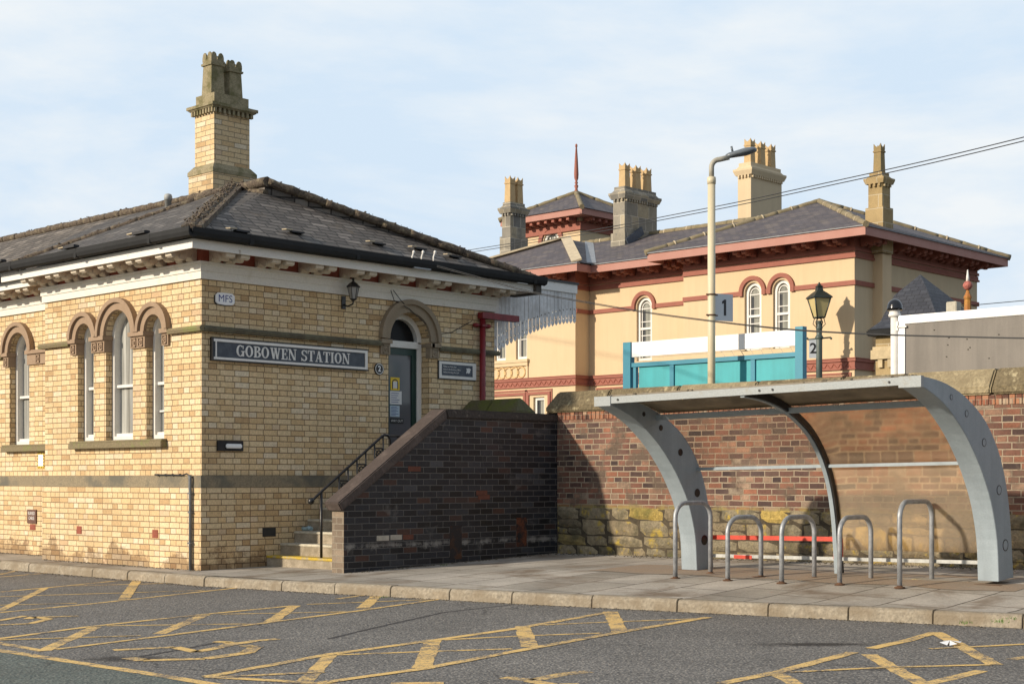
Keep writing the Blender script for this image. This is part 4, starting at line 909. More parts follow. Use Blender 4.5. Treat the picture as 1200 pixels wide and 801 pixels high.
# ---- brown plate, hazard notice on the recessed wall
q = onX(38.2, 604.5, RX-P0); bp = thing('brown_plate', 'small brown plate with two lines of white capitals above the air brick', 'sign', (RX, q.y, q.z)); fn = PX(RX-P0)
m = MB(); m.prism(rect(q.y-.135, q.y+.135, q.z-.11, q.z+.105), fn, -.02, 0); m.build('plate', brownsign, bp)
for k, s in enumerate(('BURIED', 'CABLE')): textmesh('line_of_text', s, .072, lambda u, v, d_: Vector((RX-P0-.0215, q.y-u, q.z+.045-.075*k+v)), letterw, bp, sx=.85)
q = onX(48.3, 539, RX); hz = thing('hazard_notice', 'white notice with yellow and black striped border on the lit brick wall', 'sign', (RX, q.y, q.z)); fn = PX(RX); hw, hh = .10, .125
a, b, z0, z1 = q.y-hw, q.y+hw, q.z-hh, q.z+hh; b = q.y+hw
m = MB(); m.prism(rect(a, b, z0, z1), fn, -.008, 0); m.build('border', yellowp, hz)
m = MB()
for k in range(4): u = a+.01+k*.05; m.prism([(u, z1-.03), (u+.02, z1-.03), (u+.035, z1-.002), (u+.015, z1-.002)], fn, -.0095, -.008); m.prism([(u, z0+.002), (u+.02, z0+.002), (u+.035, z0+.03), (u+.015, z0+.03)], fn, -.0095, -.008)
for k in range(4): v = z0+.03+k*.05; m.prism([(a+.001, v), (a+.022, v+.012), (a+.022, v+.032), (a+.001, v+.02)], fn, -.0095, -.008); m.prism([(b-.022, v), (b-.001, v+.012), (b-.001, v+.032), (b-.022, v+.02)], fn, -.0095, -.008)
m.build('stripe', inkb, hz)
m = MB(); m.prism(rect(a+.025, b-.025, z0+.035, z1-.035), fn, -.0105, -.008); m.build('sheet', white_board, hz)
# =====================================================================================
# STEPS, DARK WALL, LANDING WALL, BACK WALL
# =====================================================================================
DY = 14.43; DYB = 14.66; DW0 = 12.16; BX = 16.13
stp = thing('stone_steps', 'flight of worn stone steps rising to the door with yellow painted bottom edge', 'steps', (12.48, 15.5, 0))
rise = .1575; go = .235
for k in range(7):
    x = 12.48+go*k; z = .0+rise*(k+1)+.01; x1 = x+go+.03 if k < 6 else BX-.01
    m = MB(); m.box(x, x1, DYB+.005, SY-P0-.005, -.2 if k == 0 else z-rise-.02, z-.03); m.build('step', step_stone, stp, bevel=.008)
    m = MB(); m.box(x-.012, x1+(.0), DYB+.004, SY-P0-.004, z-.032, z)
    m.build('tread', [nosing_y if k == 0 else (nosing_p if k < 5 else step_stone)][0], stp, bevel=.01)
lz = rise*7+.01
# handrail
hr = thing('handrail', 'black wrought iron handrail with scrolled panels climbing the stone steps', 'handrail', (12.6, 15.2, 0))
yr = 15.25
def rz(x): return max(.0, (x-12.48))/go*rise
foot = onZ(376.5, 653, .17); yr = foot.y; xf = foot.x
ra = onY(376.3, 576, yr); rb = onY(447, 511.5, yr)
sl_ = (rb.z-ra.z)/(rb.x-ra.x)
def rail_z(x): return ra.z+(x-ra.x)*sl_
m = MB(); xe = rb.x
pts = [Vector((ra.x-.16, yr, rail_z(ra.x)-.10)), Vector((ra.x-.12, yr, rail_z(ra.x-.12)-.005)), Vector((ra.x, yr, rail_z(ra.x))), Vector((xe, yr, rail_z(xe))), Vector((xe+.05, yr, rail_z(xe)+.025)), Vector((xe+.12, yr, rail_z(xe)+.02)), Vector((xe+.155, yr, rail_z(xe)-.04)), Vector((xe+.16, yr, lz))]
m.tube(pts, .019, 8); m.build('rail', black, hr)
m = MB(); m.tube([(xf, yr, .15), (xf, yr, rail_z(xf))], .018, 8); m.build('post', black, hr)
m = MB(); m.lathe((ra.x-.165, yr, rail_z(ra.x)-.165), [(.005, 0), (.035, .012), (.045, .045), (.035, .078), (.005, .09)], 10); m.build('knob', black, hr)
k = 0; x = xf+.30
while x < xe+.05:
    zb_ = rz(x)+.1 if x < 12.48+go*6 else lz
    mb = MB(); mb.tube([(x, yr, zb_), (x, yr, rail_z(x))], .012, 6); mb.build('baluster', black, hr)
    if k % 2 == 0:
        mb = MB(); x2 = x+.155; zz = rail_z(x+.08)-.20
        for z_ in (zz-.075, zz+.075): mb.tube([(x, yr, z_), (x2, yr, z_)], .010, 5)
        pts = [(x+.078+.045*math.cos(a_*math.pi/6), yr, zz+.045*math.sin(a_*math.pi/6)) for a_ in range(13)]; mb.tube(pts, .010, 5, caps=False)
        mb.tube([(x+.01, yr, zz-.06), (x+.145, yr, zz+.06)], .009, 5); mb.tube([(x+.01, yr, zz+.06), (x+.145, yr, zz-.06)], .006, 5)
        mb.build('scroll_panel', black, hr)
    x += .155; k += 1
for x_ in (xe+.3, xe+.55, xe+.8):
    m = MB(); m.tube([(x_, yr, lz), (x_, yr, rail_z(xe))], .010, 6); m.build('baluster', black, hr)
m = MB(); m.tube([(xe+.1, yr, rail_z(xe)+.015), (xe+.95, yr, rail_z(xe)+.015)], .015, 6); m.build('landing_rail', black, hr)
q = Vector((onY(402, 587, DYB-.02).x+.02, DYB+.06, .0)); m = MB(); q = onY(396, 587, DYB+.1)
m.lathe((q.x, q.y, q.z-.03), [(.02, 0), (.055, .015), (.06, .05), (.03, .075)], 8); tag(m.build('yellow_cup', yellowp), 'squashed yellow cup on the end of the sloping coping', 'litter')
# crushed can
q = onX(360, 617.5, 12.48+go*2+.1); m = MB(); zc = rise*3+.045; m.tube([(q.x-.0, q.y-.09, zc), (q.x+.01, q.y-.03, zc+.008), (q.x-.01, q.y+.03, zc-.004), (q.x, q.y+.09, zc)], [.028, .033, .026, .03], 9)
tag(m.build('drinks_can', cansilver), 'pale blue and silver crushed drinks can lying on the third stone step', 'can')

dw = thing('stair_wall', 'dark blue-black brick side wall with sloping purple brown coping beside the steps', 'wall', (DW0, DY, 0))
cap_z = 2.0; sl0 = onY(402.7, 595.5, DY); sl1 = onY(523.2, 489.7, DY); 
z_lo = sl0.z; xs1 = sl1.x
poly = [(DW0, -.3), (BX+.02, -.3), (BX+.02, cap_z+.012), (xs1, cap_z+.0), (DW0, z_lo)]
m = MB(); m.prism(poly, PY(DY), 0, DYB-DY); m.build('brickwork', blue_brick, dw)
m = MB(); m.face([(DW0-.003, DY+.002, -.3), (DW0-.003, DYB-.002, -.3), (DW0-.003, DYB-.002, z_lo-.01), (DW0-.003, DY+.002, z_lo-.01)]); m.build('end_face', brick('buff_stained_brick', [(0., (.16, .12, .085)), (1., (.27, .21, .15))], (.30, .26, .2), h=.0795, ms=.006, big=.5), dw, fix=False)
T = .125; ov = .03
sv = Vector((xs1-DW0, 0, cap_z-z_lo)).normalized(); nv = Vector((-sv.z, 0, sv.x))
a = Vector((DW0, 0, z_lo))-sv*.06; bq = Vector((xs1, 0, cap_z)); e = Vector((BX+.02, 0, cap_z+.012))
mid = bq+Vector((0, 0, T)); tt = math.tan(math.atan2(sv.z, sv.x)/2); mid = Vector((bq.x-T*tt, 0, bq.z+T))
m = MB(); fn = lambda u, v, d_: Vector((u, d_, v))
m.prism([(a.x, a.z), (bq.x, bq.z), (mid.x, mid.z), (a.x+nv.x*T, a.z+nv.z*T)], fn, DY-ov, DYB+ov)
c1 = m.build('coping', purple_cap, dw, bevel=.014)
m = MB(); m.prism([(bq.x+.001, bq.z), (e.x, e.z), (e.x, e.z+T*.85), (mid.x+.002, mid.z)], fn, DY-ov, DYB+ov); m.build('coping', simple('dark_lichen_coping', (.06, .048, .042), .8, .5, 8, .012, col2=(.13, .11, .09), patch=(.62, .7), fine=25), dw, bevel=.014)
# two pale bricks, rust stains and a dark slot: repairs in the wall face
m = MB()
def onD(px, py): return onY(px, py, DY)
for (x0, x1, y0, y1) in ((441.5, 456, 628, 633.5), (457.5, 471, 627, 632.5)):
    a, b = onD(x0, y1), onD(x1, y0); m.prism(rect(a.x, b.x, a.z, a.z+.066), PY(DY), -.004, .01)
m.build('pale_brick', simple('pale_brick', (.44, .40, .33), .9, .25, 12, .004), dw, bevel=.002)
m = MB()
for (x0, x1, y0, y1) in ((472, 484.5, 626.5, 632), (558, 571, 574, 580), (560, 574, 578, 585), (478, 493, 546.5, 552)):
    a, b = onD(x0, y1), onD(x1, y0); m.prism(rect(a.x, b.x, a.z, a.z+.066), PY(DY), -.003, .01)
m.build('red_brick', simple('dull_red_brick', (.14, .05, .03), .9, .3, 10, .004), dw, bevel=.002)
m = MB(); a, b = onD(605, 640), onD(617, 606); m.prism(rect(a.x, b.x, a.z, b.z), PY(DY), -.003, .0); m.build('rusty_slot', simple('rust_streak', (.17, .05, .018), .9, .7, 7, .006, col2=(.012, .010, .010), patch=(.45, .6)), dw)
m = MB(); a, b = onD(527, 655), onD(541, 615); m.prism(rect(a.x, b.x, a.z, b.z), PY(DY), -.0028, .0); m.build('rusty_slot', simple('rust_streak_faint', (.14, .055, .02), .9, .6, 6, .006, col2=(.03, .024, .022), patch=(.35, .55)), dw)
# retaining / landing wall between steps and building, with a gap for the gate
def coping_run(mb, X0, X1, y0, y1, z, h, top=.10, tilt=0):
    xm0, xm1 = (X0+X1)/2-top/2, (X0+X1)/2+top/2
    mb.prism([(X0-.06, z), (X1+.06, z), (X1+.05, z+h*.30), (xm1, z+h), (xm0, z+h), (X0-.05, z+h*.30)], lambda u, v, d_: Vector((u, d_, v)), y0, y1)
yL0 = onX(607, 480, BX).y; yG0 = onX(641, 480, BX).y
lw = thing('landing_wall', 'short wall with green mossy pitched coping beside the station door landing', 'wall', (BX, 15.8, 0))
m = MB(); m.box(BX, BX+.34, yL0+.10, SY-P0-.002, -.3, 2.12); m.build('brickwork', red_brick, lw)
m = MB(); ym = (yL0+SY)/2
# coping stones with hipped end
def cap(mb, X0, X1, y0, y1, z, h, hip0=0, hip1=0, top=.09):
    xm0, xm1 = (X0+X1)/2-top/2, (X0+X1)/2+top/2; b = .05
    v = [(X0-b, y0, z), (X1+b, y0, z), (X1+b, y1, z), (X0-b, y1, z), (X0-b, y0, z+h*.25), (X1+b, y0, z+h*.25), (X1+b, y1, z+h*.25), (X0-b, y1, z+h*.25), (xm0, y0+hip0, z+h), (xm1, y0+hip0, z+h), (xm1, y1-hip1, z+h), (xm0, y1-hip1, z+h)]
    mb.quadmesh(v, [(0, 3, 2, 1), (0, 1, 5, 4), (1, 2, 6, 5), (2, 3, 7, 6), (3, 0, 4, 7), (4, 5, 9, 8), (5, 6, 10, 9), (6, 7, 11, 10), (7, 4, 8, 11), (8, 9, 10, 11)])
cap(m, BX, BX+.34, yL0, ym-.01, 2.12, .27, .12, 0); cap(m, BX, BX+.34, ym+.01, SY-P0-.004, 2.12, .27, 0, .10); m.build('coping_stone', mossy, lw, bevel=.012)
bwz = 2.12
bk = thing('boundary_wall', 'long old red brick wall on a rough sandstone base with weathered stone coping behind the shelter', 'wall', (BX, 8, 0))
m = MB(); m.box(BX, BX+.40, -10, DY-.002, .78, bwz+.03); m.box(BX+.03, BX+.40, DYB+.001, yG0, .78, bwz+.03); m.build('brickwork', red_brick, bk)
# rubble base with a ragged, slightly projecting face
m = MB(); m.box(BX-.005, BX+.395, -10, DY-.003, -.3, .779); m.build('stone_core', joint_m, bk)
def stone(mb, X, y0, y1, z0, z1):
    n1, n2 = 4, 3; gp = .007; pr = rng.uniform(.010, .028); V = []
    for j in range(n2+1):
        for i in range(n1+1):
            ty, tz = i/n1, j/n2; edge = i in (0, n1) or j in (0, n2)
            V.append((X-(0.0 if edge else pr*rng.uniform(.7, 1.1))-.004, y0+gp+(y1-y0-2*gp)*ty+(rng.uniform(-.012, .012)), z0+gp*.8+(z1-z0-1.6*gp)*tz+rng.uniform(-.010, .010)))
    w1 = n1+1
    mb.quadmesh(V, [(j*w1+i, j*w1+i+1, (j+1)*w1+i+1, (j+1)*w1+i) for j in range(n2) for i in range(n1)], False)
rng = random.Random(11)
m = MB(); z = .80; heights = [.17, .22, .15, .20, .16, .19]
for h_ in heights:
    y = DY-.01
    while y > -3:
        w_ = rng.uniform(.2, .66)
        if rng.random() < .25 and h_ > .18:
            hh = h_*rng.uniform(.4, .6); stone(m, BX, y-w_, y, z-hh, z); w2_ = w_*rng.uniform(.4, .6); stone(m, BX, y-w_, y-w2_, z-h_, z-hh); stone(m, BX, y-w2_, y, z-h_, z-hh)
        else: stone(m, BX, y-w_, y, z-h_, z)
        y -= w_
    z -= h_
m.build('stone_base', rubble, bk, fix=False)
# soldier course under the coping
m = MB(); y = DY-.02
while y > 2:
    w_ = rng.uniform(.065, .075); m.box(BX-.012, BX+.05, y-w_, y, bwz-.085, bwz+.025); y -= w_+.011
    if rng.random() < .25: y -= .0
m.build('soldier_course', brick('soldier_brick', [(0., (.08, .04, .03)), (.3, (.30, .11, .06)), (.7, (.38, .17, .09)), (1., (.42, .34, .24))], (.35, .28, .2), w=.081, h=.3, ms=.004, sq=1), bk, bevel=.004)
y = yG0
first = True; k = 0
cuts = [yG0, 13.5, 12.3, 11.05, 9.8, 8.7, 7.55, 6.35, 5.2, 4.0, 2.8, 1.6, .4, -.8, -2, -3.2, -10]
cuts[5:8] = [8.95, onX(1161, 440, BX-.05).y, 6.6]
for y1, y0 in zip(cuts, cuts[1:]):
    m = MB(); cap(m, BX, BX+.40, y0+.008, y1-.008, bwz+.03+rng.uniform(-.004, .004), .30, .0, .12 if first else 0, .22); first = False
    m.build('coping_stone', (lichen if k in (5, 2) else lichen2), bk, bevel=.02); k += 1
# small tuft of grass in pavement joints
gt, nt_, p_ = newmat('weed_green'); p_.inputs['Base Color'].default_value = (.10, .16, .03, 1)
m = MB()
for (px, py) in ((1170, 721), (1175, 722), (1188, 718), (1130, 723), (702, 590), (640, 647), (660, 650), (450, 694), (520, 664)):
    if py == 590: continue
    q = onZ(px, py, .05)
    for _ in range(16):
        c = q+Vector((rng.uniform(-.08, .08), rng.uniform(-.05, .05), 0)); c.z = g(c.x, c.y)
        a_ = rng.uniform(0, 6.3); h_ = rng.uniform(.015, .04); m.face([c+Vector((.004*math.cos(a_), .004*math.sin(a_), 0)), c-Vector((.004*math.cos(a_), .004*math.sin(a_), 0)), c+Vector((rng.uniform(-.02, .02), rng.uniform(-.02, .02), h_))])
o = m.build('weeds', gt, fix=False); o['kind'] = 'stuff'; o['label'] = 'tiny green weeds in the pavement joints'; o['category'] = 'weeds'

# =====================================================================================
# CYCLE SHELTER AND HOOPS
# =====================================================================================
q = onZ(1170.4, 681.5, .16); SHY = q.y; SHX = q.x; 
ql = onZ(815, 669.5, .105); SHL = ql.y
sh = thing('cycle_shelter', 'curved grey steel cycle shelter with plastic roof and rear sheets in front of the wall', 'shelter', (SHX, (SHY+SHL)/2, 0))
inner = [(1170.4, 681), (1169, 632), (1162, 587), (1149, 546), (1132, 508.6), (1109.7, 475), (1092, 459.5), (1081, 452.5)]
outer = [(1187.6, 676), (1186, 645), (1184.6, 610), (1179, 561), (1169.7, 523.6), (1154.7, 490), (1132, 463.7), (1110, 448.7), (1092, 442.5), (1081, 440.5)]
IP = [onY(x, y, SHY) for x, y in inner]; OP = [onY(x, y, SHY) for x, y in outer]
IP = [(p.x, p.z) for p in IP]; OP = [(p.x, p.z) for p in OP]
def resample(P, n):
    d = [0]
    for a, b in zip(P, P[1:]): d.append(d[-1]+math.dist(a, b))
    out_ = []
    for i in range(n):
        t = d[-1]*i/(n-1); k = 0
        while k < len(d)-2 and d[k+1] < t: k += 1
        f_ = (t-d[k])/(d[k+1]-d[k]); out_.append((P[k][0]+(P[k+1][0]-P[k][0])*f_, P[k][1]+(P[k+1][1]-P[k][1])*f_))
    return out_
def smooth(P, it=2):
    for _ in range(it): P = [P[0]]+[((P[i-1][0]+2*P[i][0]+P[i+1][0])/4, (P[i-1][1]+2*P[i][1]+P[i+1][1])/4) for i in range(1, len(P)-1)]+[P[-1]]
    return P
NI = 26; IPs = smooth(resample(IP, NI)); OPs = smooth(resample(OP, NI))
gR = .155; drop = lambda Y: (Y-SHY)/(SHL-SHY)*(-.052)
RW = .225
def rib(Y0, dz, name='rib'):
    mb = MB(); V = []
    for (a, b) in zip(IPs, OPs):
        for (x, z, y) in ((a[0], a[1], Y0), (b[0], b[1], Y0), (b[0], b[1], Y0+RW), (a[0], a[1], Y0+RW)): V.append((x, y, z+dz))
    F = []
    for i in range(NI-1):
        for k in range(4): F.append((i*4+k, i*4+(k+1) % 4, (i+1)*4+(k+1) % 4, (i+1)*4+k))
    F += [(0, 3, 2, 1), tuple(4*(NI-1)+k for k in range(4))]
    mb.quadmesh(V, F, False); o = mb.build(name, steel, sh, bevel=.004)
    # round hole cover plates on the side
    for (ii, r) in ((3, .060), (8, .050), (13, .042), (17, .034), (20.5, .027)):
        i = int(ii); a, b = IPs[i], OPs[i]; cx, cz = a[0]*.46+b[0]*.54, a[1]*.46+b[1]*.54+dz
        mb = MB(); ring(mb, PY(Y0), cx, cz, r*.86, r, -.004, .0, 20, 0, 2*math.pi); mb.build('hole_rim', black, o)
        mb = MB(); mb.prism([(cx+r*.85*math.cos(k*math.pi/10), cz+r*.85*math.sin(k*math.pi/10)) for k in range(20)], PY(Y0), -.003, .002); mb.build('hole_cover', steel if Y0 < (SHY+SHL)/2 else black, o)
    mb = MB(); tip = IPs[-1]; tpo = OPs[-1]; mb.box(tip[0]-.035, tip[0]+.02, Y0-.004, Y0+RW+.004, tip[1]-.005+dz, tpo[1]+.006+dz); mb.build('end_cap', steel_d, o)
    return o
rib(SHY, 0); rib(SHL-.0, drop(SHL))
# slim middle rib
Ym = (SHY+SHL)/2+.12; dzm = drop(Ym); mb = MB(); V = []
Ms = OPs
for i, (a, b) in enumerate(zip(IPs, OPs)):
    dx_, dz_ = a[0]-b[0], a[1]-b[1]; l_ = math.hypot(dx_, dz_); dx_, dz_ = dx_/l_*.085, dz_/l_*.085
    for (x, z, y) in ((b[0]+dx_, b[1]+dz_, Ym), (b[0], b[1], Ym), (b[0], b[1], Ym+.05), (b[0]+dx_, b[1]+dz_, Ym+.05)): V.append((x, y, z+dzm-.01))
mb.quadmesh(V, [(i*4+k, i*4+(k+1) % 4, (i+1)*4+(k+1) % 4, (i+1)*4+k) for i in range(NI-1) for k in range(4)]+[(0, 3, 2, 1), tuple(4*(NI-1)+k for k in range(4))]); mb.build('middle_rib', steel, sh)
mb = MB(); V = []
for i, (a, b) in enumerate(zip(IPs, OPs)):
    dx_, dz_ = a[0]-b[0], a[1]-b[1]; l_ = math.hypot(dx_, dz_); dx_, dz_ = dx_/l_*.085, dz_/l_*.085
    for (x, z, y) in ((b[0]+dx_*.9, b[1]+dz_*.9, Ym-.022), (b[0], b[1], Ym-.022), (b[0], b[1], Ym-.001), (b[0]+dx_*.9, b[1]+dz_*.9, Ym-.001)): V.append((x, y, z+dzm-.01))
mb.quadmesh(V, [(i*4+k, i*4+(k+1) % 4, (i+1)*4+(k+1) % 4, (i+1)*4+k) for i in range(NI-1) for k in range(4)]+[(0, 3, 2, 1), tuple(4*(NI-1)+k for k in range(4))]); mb.build('gasket', black, sh)
# curved sheets between the ribs (follow the outer curve a little inside)
def sheetrun(i0, i1, Ya, Yb, mat_, name, off=.02, th=.01, wav=0):
    mb = MB(); ny_ = max(2, int((Yb-Ya)/.2)); V = []; F = []
    for s in range(ny_+1):
        Y = Ya+(Yb-Ya)*s/ny_
        for i in range(i0, i1+1):
            b = OPs[i]; a = IPs[i]; l_ = math.dist(a, b); fx, fz = (a[0]-b[0])/l_, (a[1]-b[1])/l_
            V.append((b[0]+fx*off, Y, b[1]+fz*off+drop(Y)))
    n = i1-i0+1
    for s in range(ny_):
        for i in range(n-1): F.append((s*n+i, s*n+i+1, (s+1)*n+i+1, (s+1)*n+i))
    mb.quadmesh(V, F, True); o = mb.build(name, mat_, sh, fix=False); so_ = o.modifiers.new('thick', 'SOLIDIFY'); so_.thickness = th; return o
iP = 18; iM = 10; iB = 2
sheetrun(iP, NI-1, SHY+RW, SHL, roofsheet, 'roof_sheet', .0, .02)
lab(sheetrun(iM, iP, SHY+RW, Ym, frost, 'rear_sheet'), 'frosted tan upper rear sheet'); lab(sheetrun(iB, iM, SHY+RW, Ym, frost, 'rear_sheet'), 'frosted lower rear sheet')
lab(sheetrun(iM, iP, Ym+.05, SHL, clear, 'rear_sheet'), 'clear hazy upper rear sheet')
# grit and moss on the roof sheet
m = MB(); V = []
for _ in range(1500):
    t = rng.random()**.8; i = NI-1-t*(6); k = int(i); k = min(k, NI-2); f_ = i-k; b0, b1 = OPs[k], OPs[k+1]; x = b0[0]+(b1[0]-b0[0])*f_; z = b0[1]+(b1[1]-b0[1])*f_; Y = rng.uniform(SHY+.1, SHL+.1)
    r = rng.uniform(.008, .024); m.lathe((x+rng.uniform(-.02, .02), Y, z+drop(Y)+.012), [(r, 0), (r*.9, r*.5), (r*.3, r*.9)], 5)
o = m.build('roof_grit', simple('roof_moss_grit', (.20, .165, .115), .95, .6, 20, .0, col2=(.12, .10, .07)), sh, fix=False); o['kind'] = 'stuff'
def rail(i, off, Ya, Yb, w_, h_, mat_, name, label=None, dx_=0):
    a, b = IPs[i], OPs[i]; l_ = math.dist(a, b); x = b[0]+(a[0]-b[0])/l_*off+dx_; z = b[1]+(a[1]-b[1])/l_*off
    mb = MB(); mb.bar((x, Ya, z+drop(Ya)), (x, Yb, z+drop(Yb)), w_, h_); o = mb.build(name, mat_, sh)
    if label: lab(o, label)
    return o
rail(iP, .06, SHY+RW, SHL, .07, .06, steel, 'purlin')
rail(iM, .05, SHY+RW, SHL, .03, .035, steel, 'cross_rail')
def zrail(z, Ya, Yb, x, h_, mat_, name, label=None):
    mb = MB(); mb.bar((x, Ya, z+drop(Ya)), (x, Yb, z+drop(Yb)), .03, h_); o = mb.build(name, mat_, sh)
    if label: lab(o, label)
    return o
xb = OPs[1][0]-.05
zl = onX(1000, 652, xb).z; zr_ = onX(940, 627, xb).z
zrail(zl, SHY+RW, SHL, xb, .038, whiterail, 'bottom_rail', 'scuffed white bottom rail'); 
ya, yb = onX(780+137/1.0 if 0 else 884, 0, xb).y, onX(861, 0, xb).y
mb = MB(); mb.bar((xb-.002, onX(882, 0, xb).y, zl+drop(11)+.004), (xb-.002, onX(861, 0, xb).y, zl+drop(11)+.004), .034, .042); lab(mb.build('red_sleeve', redrail, sh), 'red painted length of the bottom rail')
zrail(zr_, Ym-.02, SHL, xb, .05, redrail, 'red_rail', 'red painted lower rail')
m = MB(); m.box(xb-.03, xb+.03, Ym-.03, Ym+.06, zl-.03, zl+.20); lab(m.build('red_bracket', redrail, sh), 'red bracket at the foot of the middle rib')
# front edge beam
xf_ = OPs[-1][0]; zt_ = OPs[-1][1]
m = MB(); m.bar((xf_-.01, SHY+RW-.005, zt_-.038+drop(SHY)), (xf_-.01, SHL+.005, zt_-.038+drop(SHL)), .03, .075); m.build('front_edge', steel_d, sh)
m = MB()
for t in (.03, .40, .445, .97): 
    Y = SHY+RW+(SHL-SHY-RW)*(t); m.tube([(xf_-.035, Y, zt_-.038+drop(Y)), (xf_-.02, Y, zt_-.038+drop(Y))], .012, 8)
m.build('bolt', black, sh)
for Y0, d_ in ((SHY, 0), (SHL, drop(SHL))):
    m = MB(); m.box(IPs[0][0]-.03, OPs[0][0]+.03, Y0-.03, Y0+RW+.03, g(SHX, Y0)-.03, g(SHX, Y0)+.006); m.build('base_plate', rust, sh)
# hoops
HO = [((791.4, 677), (832.6, 671.3), 587, .041), ((852.8, 679.5), (891.8, 675.5), 603.5, .037), ((916, 682.5), (954.2, 677.3), 603.6, .037), ((984, 684.3), (1020.6, 679), 604, .037), ((1054.3, 687.7), (1091.8, 681.7), 585.5, .041)]
HL = ['tall galvanised cycle hoop overlapping the foot of the left shelter rib', 'low galvanised cycle hoop next to the tall left hoop, with a rusty rear foot', 'low galvanised cycle hoop, the middle one of the five', 'low galvanised cycle hoop in front of the slim middle shelter rib', 'tall galvanised cycle hoop nearest the right hand shelter rib']
def solve_g(px, py):
    z = .1
    for _ in range(6): q = onZ(px, py, z); z = g(q.x, q.y)
    return onZ(px, py, z)
for (a, b, top, rr), lb in zip(HO, HL):
    p = solve_g(*a); q = solve_g(*b); ztop = onY(a[0], top, p.y).z-.02
    d_ = (q-p); d_.z = 0; W = d_.length; dn = d_.normalized(); r = .17
    root = thing('cycle_hoop', lb, 'cycle stand', p, 'cycle hoops under the shelter')
    pts = [p-Vector((0, 0, .05)), Vector((p.x, p.y, ztop-r))]
    for k in range(1, 8): t = k/8*math.pi/2; pts.append(p+dn*(r-r*math.cos(t))+Vector((0, 0, ztop-r-p.z+r*math.sin(t))))
    pts.append(Vector((*(p+dn*r).xy, ztop))); pts.append(Vector((*(q-dn*r).xy, ztop)))
    for k in range(1, 8): t = k/8*math.pi/2; pts.append(Vector((*(q-dn*r+dn*r*math.sin(t)).xy, ztop-r+r*math.cos(t))))
    pts += [Vector((q.x, q.y, ztop-r)), q-Vector((0, 0, .05))]
    MBt = MB().tube(pts, .026, 14); MBt.build('tube', galv, root)
    for f_ in (p, q):
        mb = MB(); big = (lb.startswith('low galvanised cycle hoop next') or 'right hand' in lb) and f_ is q
        R_ = .11 if big else .055; mb.lathe(f_+Vector((0, 0, -.01)), [(R_, 0), (R_, .014), (.03, .02), (.028, .03)], 14); mb.build('foot_plate', rust, root)
q = solve_g(1079, 682); m = MB(); m.tube([q+Vector((-.08, .06, .02)), q+Vector((-.03, .02, .028)), q+Vector((.02, .0, .022)), q+Vector((.05, -.02, .02))], [.018, .012, .02, .012], 7)
tag(m.build('litter_string', simple('straw_litter', (.55, .45, .22), .9, .4, 30, 0)), 'scrap of pale yellow litter beside the foot of the right hand hoop', 'litter')

# =====================================================================================
# PLATFORM FURNITURE
# =====================================================================================
TX = 17.35
ts = thing('platform_screen', 'teal framed screen with turquoise panels and a white board along its top', 'screen', (TX, 13.4, 1.1))
yl, yr_ = onX(733, 0, TX).y, onX(945, 0, TX).y
m = MB()
for (p0, p1) in ((732.5, 741), (934, 943)):
    a, b = onX(p0, 0, TX).y, onX(p1, 0, TX).y; zt = onX(p0, 401.5 if p0 < 800 else 383, TX).z; mb = MB(); mb.box(TX-.05, TX+.05, b, a, 1.1, zt); mb.build('post', tealp, ts)
yl2, yr2 = onX(741, 0, TX).y, onX(935, 0, TX).y
ztop = (onX(741, 402.5, TX).z+onX(935, 384.5, TX).z)/2; zbt = (onX(741, 419, TX).z+onX(935, 404, TX).z)/2
mb = MB(); mb.box(TX-.02, TX+.03, yr2, yl2, zbt, ztop); mb.build('white_board', white_board, ts)
zr1 = (onX(741, 425.5, TX).z+onX(935, 412, TX).z)/2; zr0 = zr1-.062
mb = MB(); mb.box(TX-.03, TX+.04, yr2, yl2+.02, zr0, zr1); mb.build('top_rail', tealp, ts)
for px in (751+37, 751+132): 
    y = onX(px, 0, TX).y; mb = MB(); mb.box(TX-.02, TX+.04, y-.035, y+.035, 1.1, zr0); mb.build('mullion', tealp, ts)
y = onX(743, 0, TX).y; mb = MB(); mb.box(TX-.02, TX+.04, y-.05, y-.0, 1.1, zr0); mb.build('mullion', tealp, ts)
ed = [onX(746, 0, TX).y, onX(788, 0, TX).y, onX(834, 0, TX).y, onX(883, 0, TX).y, yr2]
for a, b in zip(ed, ed[1:]):
    mb = MB(); mb.box(TX+.005, TX+.02, b+.04, a-.04, 1.25, zr0-.001); mb.build('panel', teal, ts)
mb = MB(); k_ = 0; y = yr2+.1
while y < yr2+1.5: mb.bar((TX+.03, y, zr1+.01), (TX+.03, y+.05, zbt-.005), .006, .008, up=(1, 0, 0)); y += .16
mb.bar((TX+.03, yr2, zbt-.02), (TX+.03, yl2, zbt-.02), .006, .010); mb.build('wire_lattice', lamp_cream, ts)
